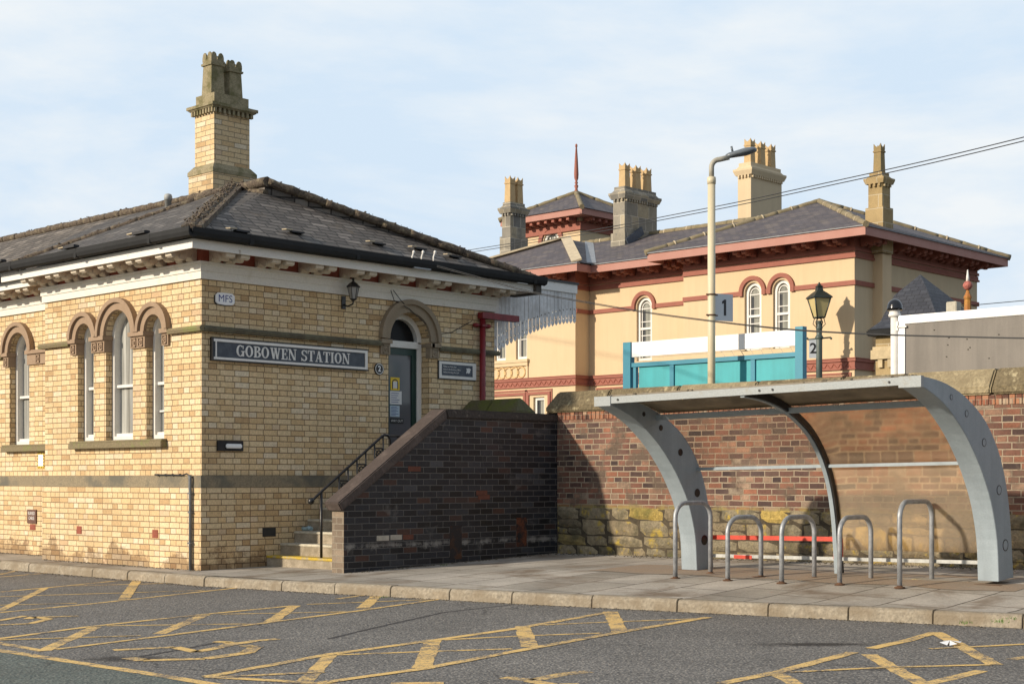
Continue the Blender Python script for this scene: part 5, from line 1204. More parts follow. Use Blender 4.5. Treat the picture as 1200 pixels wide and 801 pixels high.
# platform lamp post with side-arm lantern
LX = 16.85; q = onX(833.8, 300, LX); LY = q.y; ztp = onX(833.8, 186, LX).z; zc1 = onX(833.8, 209, LX).z
lp = thing('platform_lamp', 'tall cream lamp post with grey cranked arm lantern', 'street lamp', (LX, LY, 1.1))
m = MB(); m.tube([(LX, LY, 1.1), (LX, LY, zc1)], .053, 16); m.lathe((LX, LY, zc1-.03), [(.058, -.05), (.062, 0), (.058, .045), (.045, .05)], 16); m.build('post', lamp_cream, lp)
ad = Vector((sy_, -cy_, 0))  # arm turned along the platform edge
pt_ = [Vector((LX, LY, zc1)), Vector((LX, LY, ztp-.12))]
for k in range(1, 7): t = k/6*math.pi/2; pt_.append(Vector((LX, LY, ztp-.12))+ad*(.11-.11*math.cos(t))+Vector((0, 0, .11*math.sin(t))))
pt_.append(Vector((LX, LY, ztp+.02))+ad*.24); m = MB(); m.tube(pt_, .036, 12); m.build('arm', simple('weathered_arm', (.36, .34, .28), .55, .2, 8, .001), lp)
hd = Vector((LX, LY, ztp+.03))+ad*.2; dv = (ad+Vector((0, 0, .22))).normalized(); nv_ = Vector((-dv.z*ad.x, -dv.z*ad.y, dv.dot(ad)))
m = MB(); sec = [(0, .035, .03), (.05, .06, .045), (.14, .09, .05), (.28, .115, .062), (.38, .10, .05), (.43, .05, .03)]; V = []; side = dv.cross(nv_).normalized(); ns_ = 12
for s, w_, h_ in sec:
    for k in range(ns_): a_ = 2*math.pi*k/ns_; V.append(hd+dv*s*.98+side*w_*math.cos(a_)+nv_*h_*(math.sin(a_) if math.sin(a_) > 0 else .75*math.sin(a_)))
m.quadmesh(V, [(i*ns_+k, i*ns_+(k+1) % ns_, (i+1)*ns_+(k+1) % ns_, (i+1)*ns_+k) for i in range(len(sec)-1) for k in range(ns_)], True); m.face(V[:ns_]); m.face(V[-ns_:])
m.tube([hd+dv*.1+nv_*.04, hd+dv*.1+nv_*.12], .015, 6); m.build('lantern_head', lanternhead, lp)
q0, q1 = onX(838, 0, LX), onX(857, 0, LX); z1 = onX(847, 342, LX).z; z0 = onX(847, 374, LX).z
ps = thing('platform_number_sign', 'pale grey plate with a black figure 1 clamped to the cream lamp post', 'sign', (LX, LY-.1, z0), 'platform number signs')
w_ = .30; dsg = (Vector((1, -.32, 0))).normalized(); a0_ = Vector((LX, LY, 0))+dsg*.06
fn1 = lambda u, v, d_: Vector((a0_.x+dsg.x*u+dsg.y*d_*-1*-1, a0_.y+dsg.y*u-dsg.x*d_*-1*-1*-1*-1, v)) 
nS = Vector((dsg.y, -dsg.x, 0)); nS = nS if nS.dot(Vector((-LX, -LY, 0))) > 0 else -nS
fn1 = lambda u, v, d_: a0_+dsg*u+nS*d_+Vector((0, 0, v))
m = MB(); m.prism(rect(0, w_, z0, z1), fn1, -.005, .005); m.build('plate', signgrey, ps)
m = MB()
for z in (z1-.03, z0+.06): m.tube([(LX, LY, z), (LX, LY, z+.02)], .062, 12); m.tube([Vector((LX, LY, z+.01))-dsg*.085, Vector((LX, LY, z+.01))+dsg*.1], .012, 6)
m.build('clamp', rust, ps)
m = MB(); uc, vc = w_/2, (z0+z1)/2; m.prism([(uc-.005, vc-.11), (uc+.032, vc-.11), (uc+.032, vc+.11), (uc+.004, vc+.11), (uc-.035, vc+.082), (uc-.035, vc+.048), (uc-.005, vc+.062)], fn1, .005, .0085); m.build('figure', inkb, ps)
# heritage lantern post on the far platform
q = onX(960, 440, 36.08); HX_, HY_ = 36.08, q.y
def hz(py): return onX(960, py, HX_).z
hl = thing('heritage_lamp', 'old grey green lamp post with four sided amber glass lantern', 'street lamp', (HX_, HY_, 1.05))
m = MB(); m.tube([(HX_, HY_, 1.05), (HX_, HY_, hz(398))], .085, 12); m.lathe((HX_, HY_, hz(398)), [(.085, 0), (.10, .02), (.12, .06), (.10, .10), (.075, .14), (.085, .30), (.10, .32), (.07, .36), (.06, .48), (.075, .50), (.05, .53)], 12)
m.lathe((HX_, HY_, 1.05), [(.16, 0), (.16, .5), (.10, .6)], 12); m.build('post', lampgreen, hl)
m = MB(); sd = Vector((sy_, -cy_, 0)); c0 = Vector((HX_, HY_, hz(396))); m.tube([c0-sd*.32+Vector((0, 0, -.04)), c0+sd*.32+Vector((0, 0, .02))], .022, 8)
for s in (-1, 1): m.lathe(c0+sd*.33*s+Vector((0, 0, -.05)), [(.0, 0), (.035, .03), (.035, .05), (0, .08)], 8)
m.build('ladder_bar', lampgreen, hl)
zb, zt = hz(372), hz(349); 
def frusts(z0_, r0, z1_, r1, mb, rot=YAW): 
    pass
cL_ = Vector((HX_, HY_, 0)); m = MB(); sd2 = Vector((cy_, sy_, 0)); cor = []
ang0 = math.atan2(-SY, -SX)
ca = [YAW+math.pi/4+.25+k*math.pi/2 for k in range(4)]
rb_, rt_ = .16, .335
for k in range(4):
    o_ = Vector((math.cos(ca[k]), math.sin(ca[k]), 0)); m.tube([cL_+o_*rb_+Vector((0, 0, zb)), cL_+o_*rt_+Vector((0, 0, zt))], .02, 6)
    o2 = Vector((math.cos(ca[(k+1) % 4]), math.sin(ca[(k+1) % 4]), 0)); m.tube([cL_+o_*rb_+Vector((0, 0, zb)), cL_+o2*rb_+Vector((0, 0, zb))], .022, 6); m.tube([cL_+o_*rt_+Vector((0, 0, zt)), cL_+o2*rt_+Vector((0, 0, zt))], .028, 6)
V = []
for r_, z_ in ((rt_+.06, zt-.01), (rt_+.04, zt+.03), (.22, zt+.14), (.12, zt+.20), (.10, zt+.30), (.13, zt+.31), (.05, zt+.36)): V += [cL_+Vector((r_*math.cos(a_), r_*math.sin(a_), z_)) for a_ in ca]
m.quadmesh(V, [(i*4+k, i*4+(k+1) % 4, (i+1)*4+(k+1) % 4, (i+1)*4+k) for i in range(6) for k in range(4)])
m.lathe((HX_, HY_, zt+.34), [(.03, 0), (.055, .03), (.02, .07), (.035, .09), (.0, hz(332)-zt-.34+.02)], 8)
for s in (-1, 1): m.tube([cL_+sd*.05*s+Vector((0, 0, zb-.30)), cL_+sd*.17*s+Vector((0, 0, zb-.18)), cL_+sd*.13*s+Vector((0, 0, zb-.02))], .012, 6)
for s in (-1, 1): m.tube([cL_+sd*.06*s+Vector((0, 0, zb-.26)), cL_+sd*.09*s+Vector((0, 0, zb-.12)), cL_+sd*.03*s+Vector((0, 0, zb))], .018, 6)
m.build('lantern_frame', simple('black_green_iron', (.025, .035, .030), .45, .3, 8, .002), hl)
m = MB(); V = []
for r_, z_ in ((rb_-.01, zb+.01), (rt_-.01, zt-.01)): V += [cL_+Vector((r_*math.cos(a_), r_*math.sin(a_), z_)) for a_ in ca]
m.quadmesh(V, [(k, (k+1) % 4, 4+(k+1) % 4, 4+k) for k in range(4)]+[(0, 3, 2, 1), (4, 5, 6, 7)]); m.build('glass', pane_lamp, hl)
ds2 = -sd; a2 = Vector((HX_, HY_, 0))-sd*.045-sd2*.0; z1, z0 = hz(397.5), hz(419.5); w2 = .24
ps2 = thing('platform_number_sign', 'pale grey plate with a black figure 2 beside the old lantern post', 'sign', (HX_, HY_, z0), 'platform number signs')
fn2 = lambda u, v, d_: a2-sd*(w2-u)-sd2*d_+Vector((0, 0, v))
m = MB(); m.prism(rect(0, w2, z0, z1), fn2, .0, .012); m.build('plate', signgrey, ps2)
textmesh('figure', '2', .40, lambda u, v, d_: fn2(w2/2+u, (z0+z1)/2+v, .015), inkb, ps2, offset=.008)
# white post with black ball and grey hoarding
WX = 17.6
q = onX(1048.5, 0, WX); wy = q.y
z_ball = onX(1050, 354.5, WX).z
wp = thing('ball_topped_post', 'round white post topped with a shiny black ball', 'post', (WX, wy, 1.1))
r_ = .052; m = MB(); m.tube([(WX, wy, 1.1), (WX, wy, z_ball-.17)], r_, 16); m.lathe((WX, wy, z_ball-.19), [(.052, 0), (.078, .01), (.082, .035), (.07, .05), (.072, .09), (.088, .10), (.09, .12)], 16); m.build('shaft', whitep, wp)
rb2 = .098; m = MB(); m.lathe((WX, wy, z_ball-.10), [(rb2, .0), (rb2*1.03, .03)]+[(rb2*math.cos(t*math.pi/16), .04+rb2*1.12*math.sin(t*math.pi/16)) for t in range(0, 9)], 20); m.build('ball', glassy('gloss_black', (.012, .013, .016), .15), wp)
hb = thing('hoarding', 'grey sheet hoarding in a white tubular frame behind the boundary wall', 'hoarding', (WX, wy-1, 1.1))
ya = onX(1053.5, 0, WX).y; yb2 = 3.0; zT = onX(1062, 369.5, WX).z; zB = onX(1062, 379.5, WX).z
mb = MB(); mb.box(WX-.03, WX+.03, yb2, ya, zB, zT); mb.build('top_rail', white_board, hb, bevel=.006)
mb = MB(); y61 = onX(1061.5, 0, WX).y; mb.box(WX-.028, WX+.03, y61, ya-.002, 1.1, zB-.001); mb.build('end_stile', white_board, hb)
mb = MB(); mb.box(WX-.01, WX+.01, yb2, y61, 1.15, zB-.001); mb.build('sheet', greyboard, hb)
rv = simple('rivet_dark', (.10, .085, .07), .6)
for _ in range(60):
    Y = rng.uniform(yb2+.3, y61-.1); z = rng.uniform(2.45, zB-.08); mb = MB(); mb.lathe((WX-.012, Y, z), [(.009, -.006), (.011, .0), (.007, .006)], 6); mb.build('rivet', rv, hb)
mb = MB(); mb.box(WX-.045, WX-.03, ya-.01, ya+.02, zB-.08, zT-.07); mb.box(WX-.045, WX-.029, y61-.03, ya, zB-.045, zB-.02); mb.build('hinge', whitep, hb)
# turned finial post further along, and a pale cabinet
q = atT(1134, 316, 23.5); z1 = q.z; z0 = atT(1134, 364, 23.5).z
fp = thing('finial_post', 'orange and pink turned finial with a white spike above the hoarding', 'finial', (q.x, q.y, 1.1)); H_ = z1-z0
m = MB(); c_ = (q.x, q.y, z0); 
m.tube([(q.x, q.y, 1.1), (q.x, q.y, z0)], .055, 10); m.lathe(c_, [(.055, 0), (.05, H_*.28), (.06, H_*.30), (.062, H_*.34), (.035, H_*.42), (.02, H_*.50)], 8, False, 8); m.build('base', rustorange, fp)
m = MB(); m.lathe((q.x, q.y, z0+H_*.5), [(.02, 0), (.055, H_*.04), (.073, H_*.10), (.073, H_*.14), (.05, H_*.20), (.02, H_*.23)], 12); m.build('knop', simple('pink_knop', (.42, .13, .10), .7, .4, 30, .01), fp)
m = MB(); m.lathe((q.x, q.y, z0+H_*.72), [(.028, 0), (.022, H_*.1), (.008, H_*.28)], 10); m.build('spike', whitep, fp)
q = atT(1118, 354, 24.5); zt = q.z; mb = MB(); mb.box(q.x-.12, q.x+.06, q.y-.10, q.y+.08, 1.1, zt)
tag(mb.build('cabinet', simple('pale_cabinet', (.48, .45, .36), .7), bevel=.01), 'pale flat topped cabinet just left of the orange finial', 'cabinet')

# =====================================================================================
# STATION CANOPY
# =====================================================================================
cnY = 16.62; cnX0 = SX1+.05; cnX1 = onY(675, 0, cnY).x
cn = thing('platform_canopy', 'platform canopy with a grey white board valance cut to a sawtooth edge', 'canopy', (SX1, cnY, 1.1))
nb_ = 23; zt0 = onY(640, 337.5, cnY).z
zA = onY(584, 419, cnY).z; zB_ = onY(672, 379, cnY).z; ztA = onY(600, 331, cnY).z; zt1 = 4.29
for k in range(nb_):
    u0 = cnX0-.0+(cnX1-cnX0)*k/nb_; u1 = cnX0+(cnX1-cnX0)*(k+1)/nb_-.006; um = (u0+u1)/2; t = (k+.5)/nb_
    zz = zA+(zB_-zA)*(1-(1-t)**1.6); m = MB(); dpt = rng.uniform(0, .004)
    hr_ = .017; hc = [(um+ (u1-u0)*.0, zz+.10), (um, zz+.24)]
    wall(m, PY(cnY-dpt), [(u0, zz+.045), (um, zz), (u1, zz+.045), (u1, zt1), (u0, zt1)], [[(hx+hr_*math.cos(a_*math.pi/3), hz_+hr_*math.sin(a_*math.pi/3)) for a_ in range(6)] for hx, hz_ in hc], .02)
    m.face([(u1, cnY-dpt, zz+.045), (u1, cnY+.02, zz+.045), (u1, cnY+.02, zt1), (u1, cnY-dpt, zt1)])
    m.build('valance_board', canvas_grey, cn, fix=False)
m = MB(); m.box(cnX0-.02, cnX1, cnY-.03, cnY+.02, zt1, zt1+.145); m.build('top_board', oldwhite, cn)
m = MB(); m.box(cnX0-.4, cnX1+.02, cnY-.05, cnY+.06, zt1+.145, zt1+.18); m.build('capping', black, cn)
m = MB(); m.face([(SX1+.5, cnY+.05, 4.44), (cnX1, cnY+.05, 4.42), (cnX1, 39, 4.42), (SX1+.5, 39, 4.44)]); m.build('canopy_roof', lead, cn, fix=False)
m = MB(); m.box(cnX1-.03, cnX1, cnY+.05, 39, 3.95, 4.41); m.build('side_valance', canvas_grey, cn)
m = MB(); m.box(SX1+.003, SX1+.10, SY-.0, cnY-.03, 3.70, 4.20); m.build('corner_board', oldwhite, cn)
for y in (20, 26, 32):
    m = MB(); m.tube([(cnX1-.2, y, 1.1), (cnX1-.2, y, 4.40)], .07, 10); m.build('column', maroon, cn)

# =====================================================================================
# THE HOUSE ACROSS THE LINE
# =====================================================================================
GX = 37.0; GY = 22.0; CX = 37.7; ys1 = onX(801, 0, GX).y; ys2 = onX(690.7, 0, CX).y; GY1 = 38.7; GXE = onY(1145, 0, GY).x
hs = thing('station_house', 'cream rendered two storey house with terracotta bands, bracketed eaves and slate roofs', 'house', (GX, GY, 1.0))
FZ0, FZ1 = 7.35, 7.62; SZ0, SZ1 = 6.59, 6.72; TZ0, TZ1 = 4.24, 4.57; EZ0, EZ1 = 7.80, 8.04; OO = .82
hA, hC, hR_ = PX(GX), PX(CX), PY(GY)
def yh(px, X): return onX(px, 0, X).y
# windows of the three fronts: (fn, X, y0, y1, z0, spring)
ZW0 = 4.95; ZSp = 6.66
W1 = (yh(764, CX), yh(746, CX)); W2 = (yh(892.3, GX), yh(872.5, GX)); W3 = (yh(925.8, GX), yh(905.8, GX))
W4 = (yh(617.5, GX), yh(604.5, GX)); W5 = (yh(592.6, GX), yh(579.8, GX))
zg1 = onX(632, 465, GX).z
G1 = (yh(638, GX), yh(625, GX)); G2 = (yh(610, GX), yh(575, GX))
G3 = (yh(727, CX), yh(704, CX))
zW4 = onX(610, 421, GX).z
m = MB()
wall(m, hA, rect(GY, ys1, 1.0, 8.0), [arch_poly(*W2, ZW0, ZSp), arch_poly(*W3, ZW0, ZSp)], .22)
wall(m, hC, rect(ys1, ys2, 1.0, 8.0), [arch_poly(*W1, ZW0, ZSp)], .22)
wall(m, hA, rect(ys2, GY1, 1.0, 8.0), [rect(*W4, zW4, zW4+1.5), rect(*W5, zW4, zW4+1.5), rect(*G1, 1.6, zg1), rect(*G2, 1.6, zg1)], .25)
m.face([(GX, ys1, 1), (CX, ys1, 1), (CX, ys1, 8), (GX, ys1, 8)]); m.face([(GX, ys2, 1), (CX, ys2, 1), (CX, ys2, 8), (GX, ys2, 8)])
m.build('front_wall', render_c, hs, fix=False)
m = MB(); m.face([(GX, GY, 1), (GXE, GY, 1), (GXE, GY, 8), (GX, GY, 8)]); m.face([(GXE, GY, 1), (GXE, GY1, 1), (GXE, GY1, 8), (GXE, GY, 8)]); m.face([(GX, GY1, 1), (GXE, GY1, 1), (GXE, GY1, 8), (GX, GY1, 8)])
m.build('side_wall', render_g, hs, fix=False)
def hcourse(mb, z0, z1, pr, gaps_right=None, side=True, d=.02):
    mb.box(GX-pr, GX+d, GY-pr, ys1, z0, z1); mb.box(CX-pr, CX+d, ys1, ys2-pr, z0, z1); mb.box(GX-pr, GX+d, ys2-pr, GY1, z0, z1)
    mb.box(GX+d, CX-pr, ys2-pr, ys2, z0, z1)
    if side: mb.box(GX+d, 37.998, GY-pr, GY+d, z0, z1); mb.box(38.502, GXE+pr, GY-pr, GY+d, z0, z1)
m = MB(); hcourse(m, FZ0, FZ0+.06, .06); hcourse(m, FZ0+.06, FZ1-.10, .03); hcourse(m, FZ1-.08, FZ1, .05); hcourse(m, FZ1, 7.93, .012); m.build('frieze', terra, hs)
m = MB(); 
# string course interrupted by the arches
def sstr(X, a, b): m.box(X-.05, X+.02, a, b, SZ0-.0, SZ1)
sstr(GX, GY-.05, W3[0]-.17); sstr(GX, W3[1]+.17, W2[0]-.17) if W2[0]-.17 > W3[1]+.17 else None; sstr(GX, W2[1]+.17, ys1); sstr(CX, ys1, W1[0]-.17); sstr(CX, W1[1]+.17, ys2); sstr(GX, ys2, GY1)
m.box(GX+.02, CX-.05, ys2-.05, ys2+.0, SZ0, SZ1); m.box(GX+.02, 37.998, GY-.05, GY+.02, SZ0, SZ1); m.box(38.502, GXE+.05, GY-.05, GY+.02, SZ0, SZ1)
m.build('string_course', terra, hs)
m = MB(); hcourse(m, TZ0, TZ0+.035, .06); hcourse(m, TZ0+.035, TZ1-.10, .02); hcourse(m, TZ1-.10, TZ1-.02, .06); hcourse(m, TZ1-.02, TZ1, .08)
o = m.build('terracotta_band', terra, hs)
# relief pattern on the band
m = MB(); y = GY+.1
def rel(X, y):
    z = (TZ0+TZ1)/2-.04
    m.bar((X-.028, y, z-.07), (X-.028, y+.12, z+.06), .015, .022, up=(1, 0, 0)); m.bar((X-.028, y+.12, z+.04), (X-.028, y+.19, z-.06), .012, .02, up=(1, 0, 0))
while y < ys1-.2: rel(GX, y); y += .22
y = ys1+.05
while y < ys2-.25: rel(CX, y); y += .22
y = ys2+.05
while y < GY1-.3: rel(GX, y); y += .22
m.build('band_relief', simple('dark_terracotta', (.30, .085, .05), .8), hs)
# eaves: soffit, pink fascia
m = MB()
FA = [(GX-OO, GY-OO), (GX-OO, ys1+.75), (CX-OO, ys1+.75), (CX-OO, ys2-.78), (GX-OO, ys2-.78), (GX-OO, GY1+OO)]
m.box(GX-OO, GX-OO+.04, GY-OO, ys1+.75, EZ0, EZ1); m.box(GX-OO+.04, CX-OO, ys1+.71, ys1+.75, EZ0, EZ1); m.box(CX-OO, CX-OO+.04, ys1+.71, ys2-.78+.04, EZ0, EZ1); m.box(GX-OO, CX-OO, ys2-.78, ys2-.74, EZ0, EZ1)
m.box(GX-OO, GX-OO+.04, ys2-.74, GY1+OO, EZ0, EZ1); m.box(GX-OO+.04, GXE+.42, GY-OO, GY-OO+.04, EZ0, EZ1); m.box(GXE+.42-.04, GXE+.42, GY-OO+.04, GY1, EZ0, EZ1)
m.build('fascia', terra_l, hs)
m = MB(); m.box(GX-OO+.04, GX+.0, GY-OO+.04, ys1+.71, 7.93, 7.95); m.box(GX, GXE+.42-.04, GY-OO+.04, GY, 7.93, 7.95); m.box(CX-OO+.04, CX, ys1+.72, ys2, 7.93, 7.95); m.box(GX-OO+.04, GX, ys2-.74, GY1+OO, 7.93, 7.95)
m.box(GX, CX, ys1, ys1+.71, 7.93, 7.95); m.box(GX, CX-OO+.85, ys2-.74, ys2, 7.931, 7.951)
m.build('soffit', terra, hs)
m = MB()   # thin lead edge under the slates
m.box(GX-OO-.05, GX-OO+.1, GY-OO-.05, ys1+.8, EZ1, EZ1+.03); m.box(CX-OO-.05, CX-OO+.1, ys1+.8, ys2-.83, EZ1, EZ1+.03); m.box(GX-OO-.05, GX-OO+.1, ys2-.83, GY1+OO, EZ1, EZ1+.03); m.box(GX-OO+.1, GXE+.42+.05, GY-OO-.05, GY-OO+.1, EZ1, EZ1+.03)
m.build('eaves_gutter', lead, hs)
# brackets in pairs
def hbracket(ax, X, Y): return console_bracket(hs, X, Y, FZ1+.07, .14, ax, terra, 1.36, 'bracket', 1.1)
def pairs(a, b, step, off=.16):
    n = max(1, round((b-a)/step)); return [a+(b-a)*(k+.5)/n+s for k in range(n) for s in (-off, off)]
for y in pairs(GY-.1, ys1+.05, 1.02): hbracket('A', GX-.03, y)
for y in pairs(ys1+.1, ys2-.2, 1.08): hbracket('A', CX-.03, y)
for y in pairs(ys2, GY1, 1.08)[:8]: hbracket('A', GX-.03, y)
for x in pairs(GX, 37.95, 1.0, .14): hbracket('B', x, GY-.03)
for x in pairs(38.6, GXE+.1, .95, .16): hbracket('B', x, GY-.03)
# windows
def hwin(fn, a, b, z0, zs, arched=True, bars=True):
    zt_ = zs+(b-a)/2 if arched else zs
    outer = arch_poly(a+.005, b-.005, z0+.01, zs) if arched else rect(a+.005, b-.005, z0+.01, zs-.01)
    mb = MB(); sweep_frame(mb, fn, outer, .085, .08, .18); zm = z0+(zs-z0)*.60
    mb.prism(rect(a+.08, b-.08, zm-.035, zm+.035), fn, .09, .17)
    if bars:
        W = b-a
        for t in (.22, .78): mb.prism(rect(a+W*t-.013, a+W*t+.013, z0+.08, zs-.02), fn, .12, .16)
        for z in (zm+.22, zm-.22, zs-.05): mb.prism(rect(a+.08, b-.08, z-.013, z+.013), fn, .121, .161)
        if arched: ring(mb, fn, (a+b)/2, zs-.02, W*.5-.235*W-.013, W*.5-.235*W+.013, .12, .16, 12)
    o = mb.build('window', whitep, hs); pn = MB(); pn.prism(arch_poly(a+.05, b-.05, z0+.05, zs) if arched else rect(a+.05, b-.05, z0+.05, zs-.05), fn, .15, .16); pn.build('pane', pane_house, o)
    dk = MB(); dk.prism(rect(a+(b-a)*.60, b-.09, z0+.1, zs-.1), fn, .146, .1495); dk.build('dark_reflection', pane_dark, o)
    return o
hwin(hC, *W1, ZW0, ZSp); hwin(hA, *W2, ZW0, ZSp); hwin(hA, *W3, ZW0, ZSp)
hwin(hA, *W4, zW4, zW4+1.5, False); hwin(hA, *W5, zW4, zW4+1.5, False); hwin(hA, *G1, 1.6, zg1, False, False)
mb = MB(); mb.prism(rect(G2[0], G2[1], 1.6, zg1), hA, .18, .2); o = mb.build('window', pane_dark, hs); lab(o, 'dark ground floor opening')
for fn, w_ in ((hC, W1), (hA, W2), (hA, W3)):
    mb = MB(); r0 = (w_[1]-w_[0])/2; ring(mb, fn, (w_[0]+w_[1])/2, ZSp+.02, r0+.045, r0+.168, -.07, .02, 18); mb.prism(rect(w_[1]+.045, w_[1]+.168, SZ0-.02, ZSp+.02), fn, -.075, .02); mb.prism(rect(w_[0]-.168, w_[0]-.045, SZ0-.02, ZSp+.02), fn, -.075, .02); mb.build('arch_moulding', terra, hs)
# window ledge with ring-pattern apron in the left bay
yl0 = yh(620, GX); mb = MB(); mb.box(GX-.10, GX, yl0, GY1, zW4-.10, zW4); mb.box(GX-.07, GX, yl0+.02, GY1, zW4-.22, zW4-.10); mb.box(GX-.04, GX, yl0+.03, yl0+.12, TZ1, zW4-.22); mb.build('balconette', render_c, hs)
mb = MB(); y = yl0+.35
while y < GY1-.2:
    ring(mb, hA, y, (zW4-.22+TZ1)/2, .16, .20, -.03, .0, 12, 0, 2*math.pi); y += .30
mb.build('ring_pattern', simple('cream_shadowed_relief', (.62, .42, .20), .85), hs)
# terracotta hood frames under the band
def hood(fn, a, b, z0):
    mb = MB(); 
    for (o1, o2, dd_) in ((0, .10, -.05), (.13, .18, -.03)):
        mb.prism(rect(a-o2, b+o2, z0+o1+.1, z0+o2+.1), fn, dd_, .01); mb.prism(rect(a-o2, a-o1, z0-.75, z0+o1+.1), fn, dd_, .01); mb.prism(rect(b+o1, b+o2, z0-.75, z0+o1+.1), fn, dd_, .01)
    mb.prism(rect(a-.18, a-.02, z0-.90, z0-.75), fn, -.07, .01); mb.prism(rect(b+.02, b+.18, z0-.9, z0-.75), fn, -.07, .01); mb.build('hood_moulding', terra, hs)
hood(hA, G1[0]-.18, G1[1]+.18, zg1-.02); hood(hA, G2[0]-.15, G2[1]+.15, zg1-.02); hood(hC, G3[0], G3[1], zg1-.03); hood(hA, yh(948, GX)-1.2, yh(948, GX), zg1-.03)
# chimney breast on the side wall
mb = MB(); mb.box(38.0, 38.5, GY-.30, GY, 1.0, 7.92); mb.build('chimney_breast', render_c, hs)
# roofs
ap = Vector((40.55, 25.6, 0)); ap = atT(960, 236, 47.0); E = EZ1+.03
c00 = Vector((GX-OO-.06, GY-OO-.06, E)); c01 = Vector((GX-OO-.06, ys1+.81, E)); c10 = Vector((GXE+.42+.06, GY-OO-.06, E)); c11 = Vector((GXE+.42+.06, ys1+.81, E))
MXr = 41.0; MZ = (onX(864, 259.5, MXr).z+onX(751, 276.5, MXr).z)/2
m = MB(); m.face([c00, c01, ap]); m.face([c00, c10, ap]); m.face([c10, c11, ap]); m.face([c11, c01, ap])
eC = CX-OO-.06; lp_ = atT(663, 280, 53.0); yb0 = ys2-.84; k1 = (lp_.z-E)/(lp_.y-yb0); Va = Vector((eC, yb0, E)); Vb = Vector((MXr, yb0+(MZ-E)/k1, MZ))
m.face([(eC, ys1-.2, E), Va, Vb, (MXr, ys1-1.0, MZ)]); m.face([(GXE+.42, ys1-.2, E), (GXE+.42, GY1+1, E), (MXr, GY1-2, MZ), (MXr, ys1-1, MZ)])
lp_ = Vector((39.75, 35.1, 0)); lp_ = atT(663, 280, 53.0); l0 = Vector((GX-OO-.06, ys2-.84, E)); l1 = Vector((GX-OO-.06, GY1+OO, E)); lb_ = Vector((GXE-.5, ys2-.2, MZ-.6))
m.face([l0, l1, lp_]); m.face([l0, Va, Vb]); m.face([l0, Vb, lp_]) ; m.face([l1, (GXE, GY1+OO, E), (MXr+.5, lp_.y, MZ), lp_])
m.build('roof', slate2, hs, fix=False)
m = MB(); ridge(m, c00, ap, .09, .7, .004); ridge(m, c01, ap, .09, .7, .004); ridge(m, c10, ap, .09, .7, .004); m.build('ridge_tiles', ridge_stone, hs)
m = MB(); ridge(m, (MXr, ys1-1.0, MZ), (MXr, ys2+3.2, MZ), .10, .7, .004); m.build('ridge_tiles', ridge_stone, hs)
def hipstrip(mb, p, q, w_, nrm):   # flat pale stone hip
    p, q = Vector(p), Vector(q); mb.bar(p+Vector((0, 0, .06)), q+Vector((0, 0, .06)), w_, .06, up=nrm)
m = MB(); hipstrip(m, l0+Vector((.1, .1, 0)), lp_, .34, (-.5, 0, 1)); hipstrip(m, l1, lp_, .22, (0, .3, 1)); m.build('hip_stone', ridge_pale, hs)
m = MB(); m.bar(Va+Vector((0, 0, .03)), Vb+Vector((0, 0, .03)), .30, .04, up=(-.3, -.3, 1)); m.build('lead_valley', lead, hs)
for p_, q_ in ((c00, ap), (c01, ap), (c10, ap), ((MXr, ys1-1.0, MZ), (MXr, ys2+3.2, MZ))):
    p_, q_ = Vector(p_), Vector(q_); n_ = int((q_-p_).length/.95)
    for i_ in range(1, n_): a_ = p_.lerp(q_, i_/n_); mb = MB(); mb.tube([a_, a_+(q_-p_).normalized()*.045], .108, 8); mb.build('mortar_joint', ridge_pale, hs)
# tower
TW0 = Vector((43.9, 38.0)); ts_ = 4.35; zf1 = 11.62; zf0 = 11.38; to = .62
tx0, ty0 = TW0.x, TW0.y; tx1, ty1 = tx0+ts_, ty0+ts_
a, b, c_, d_ = tx0+to, tx1-to, ty0+to, ty1-to
m = MB(); tf = PX(a); 
tw0, tw1 = onX(655, 0, a).y, onX(637, 0, a).y; tzs = onX(645, 283, a).z
wall(m, tf, rect(c_, d_, 7.5, zf0+.05), [arch_poly(tw0, tw1, 8.5, tzs)], .2)
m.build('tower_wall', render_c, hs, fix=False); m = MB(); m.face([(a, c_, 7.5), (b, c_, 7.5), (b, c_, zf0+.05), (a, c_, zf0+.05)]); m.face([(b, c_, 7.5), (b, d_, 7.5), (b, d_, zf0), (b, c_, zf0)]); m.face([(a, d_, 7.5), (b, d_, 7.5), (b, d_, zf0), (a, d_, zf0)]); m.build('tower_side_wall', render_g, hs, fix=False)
m = MB(); m.box(a-.05, b+.05, c_-.05, d_+.05, 10.96, 11.2); m.box(a-.09, b+.09, c_-.09, d_+.09, 10.90, 10.96); m.box(a-.08, b+.08, c_-.08, d_+.08, 11.2, 11.24); m.build('tower_frieze', terra, hs)
m = MB(); m.box(tx0, tx1, ty0, ty1, zf0, zf1); m.build('tower_fascia', terra_l, hs)
m = MB(); c0 = Vector(((tx0+tx1)/2, (ty0+ty1)/2, 0)); tap = Vector((c0.x, c0.y, atT(675, 226, 61.1).z)); K = [Vector((tx0-.06, ty0-.06, zf1)), Vector((tx1+.06, ty0-.06, zf1)), Vector((tx1+.06, ty1+.06, zf1)), Vector((tx0-.06, ty1+.06, zf1))]
for k in range(4): m.face([K[k], K[(k+1) % 4], tap])
m.face(K); m.build('tower_roof', slate2, hs)
m = MB(); 
for k in range(4): ridge(m, K[k], tap, .10, .8, .004)
m.build('tower_ridge', ridge_stone, hs)
for k in range(8): console_bracket(hs, a-.05, c_+.2+(d_-c_-.4)*k/7, 11.21, .13, 'A', terra, .95, 'bracket', 1.25)
for k in range(8): console_bracket(hs, a+.2+(b-a-.4)*k/7, c_-.05, 11.21, .13, 'B', terra, .95, 'bracket', 1.25)
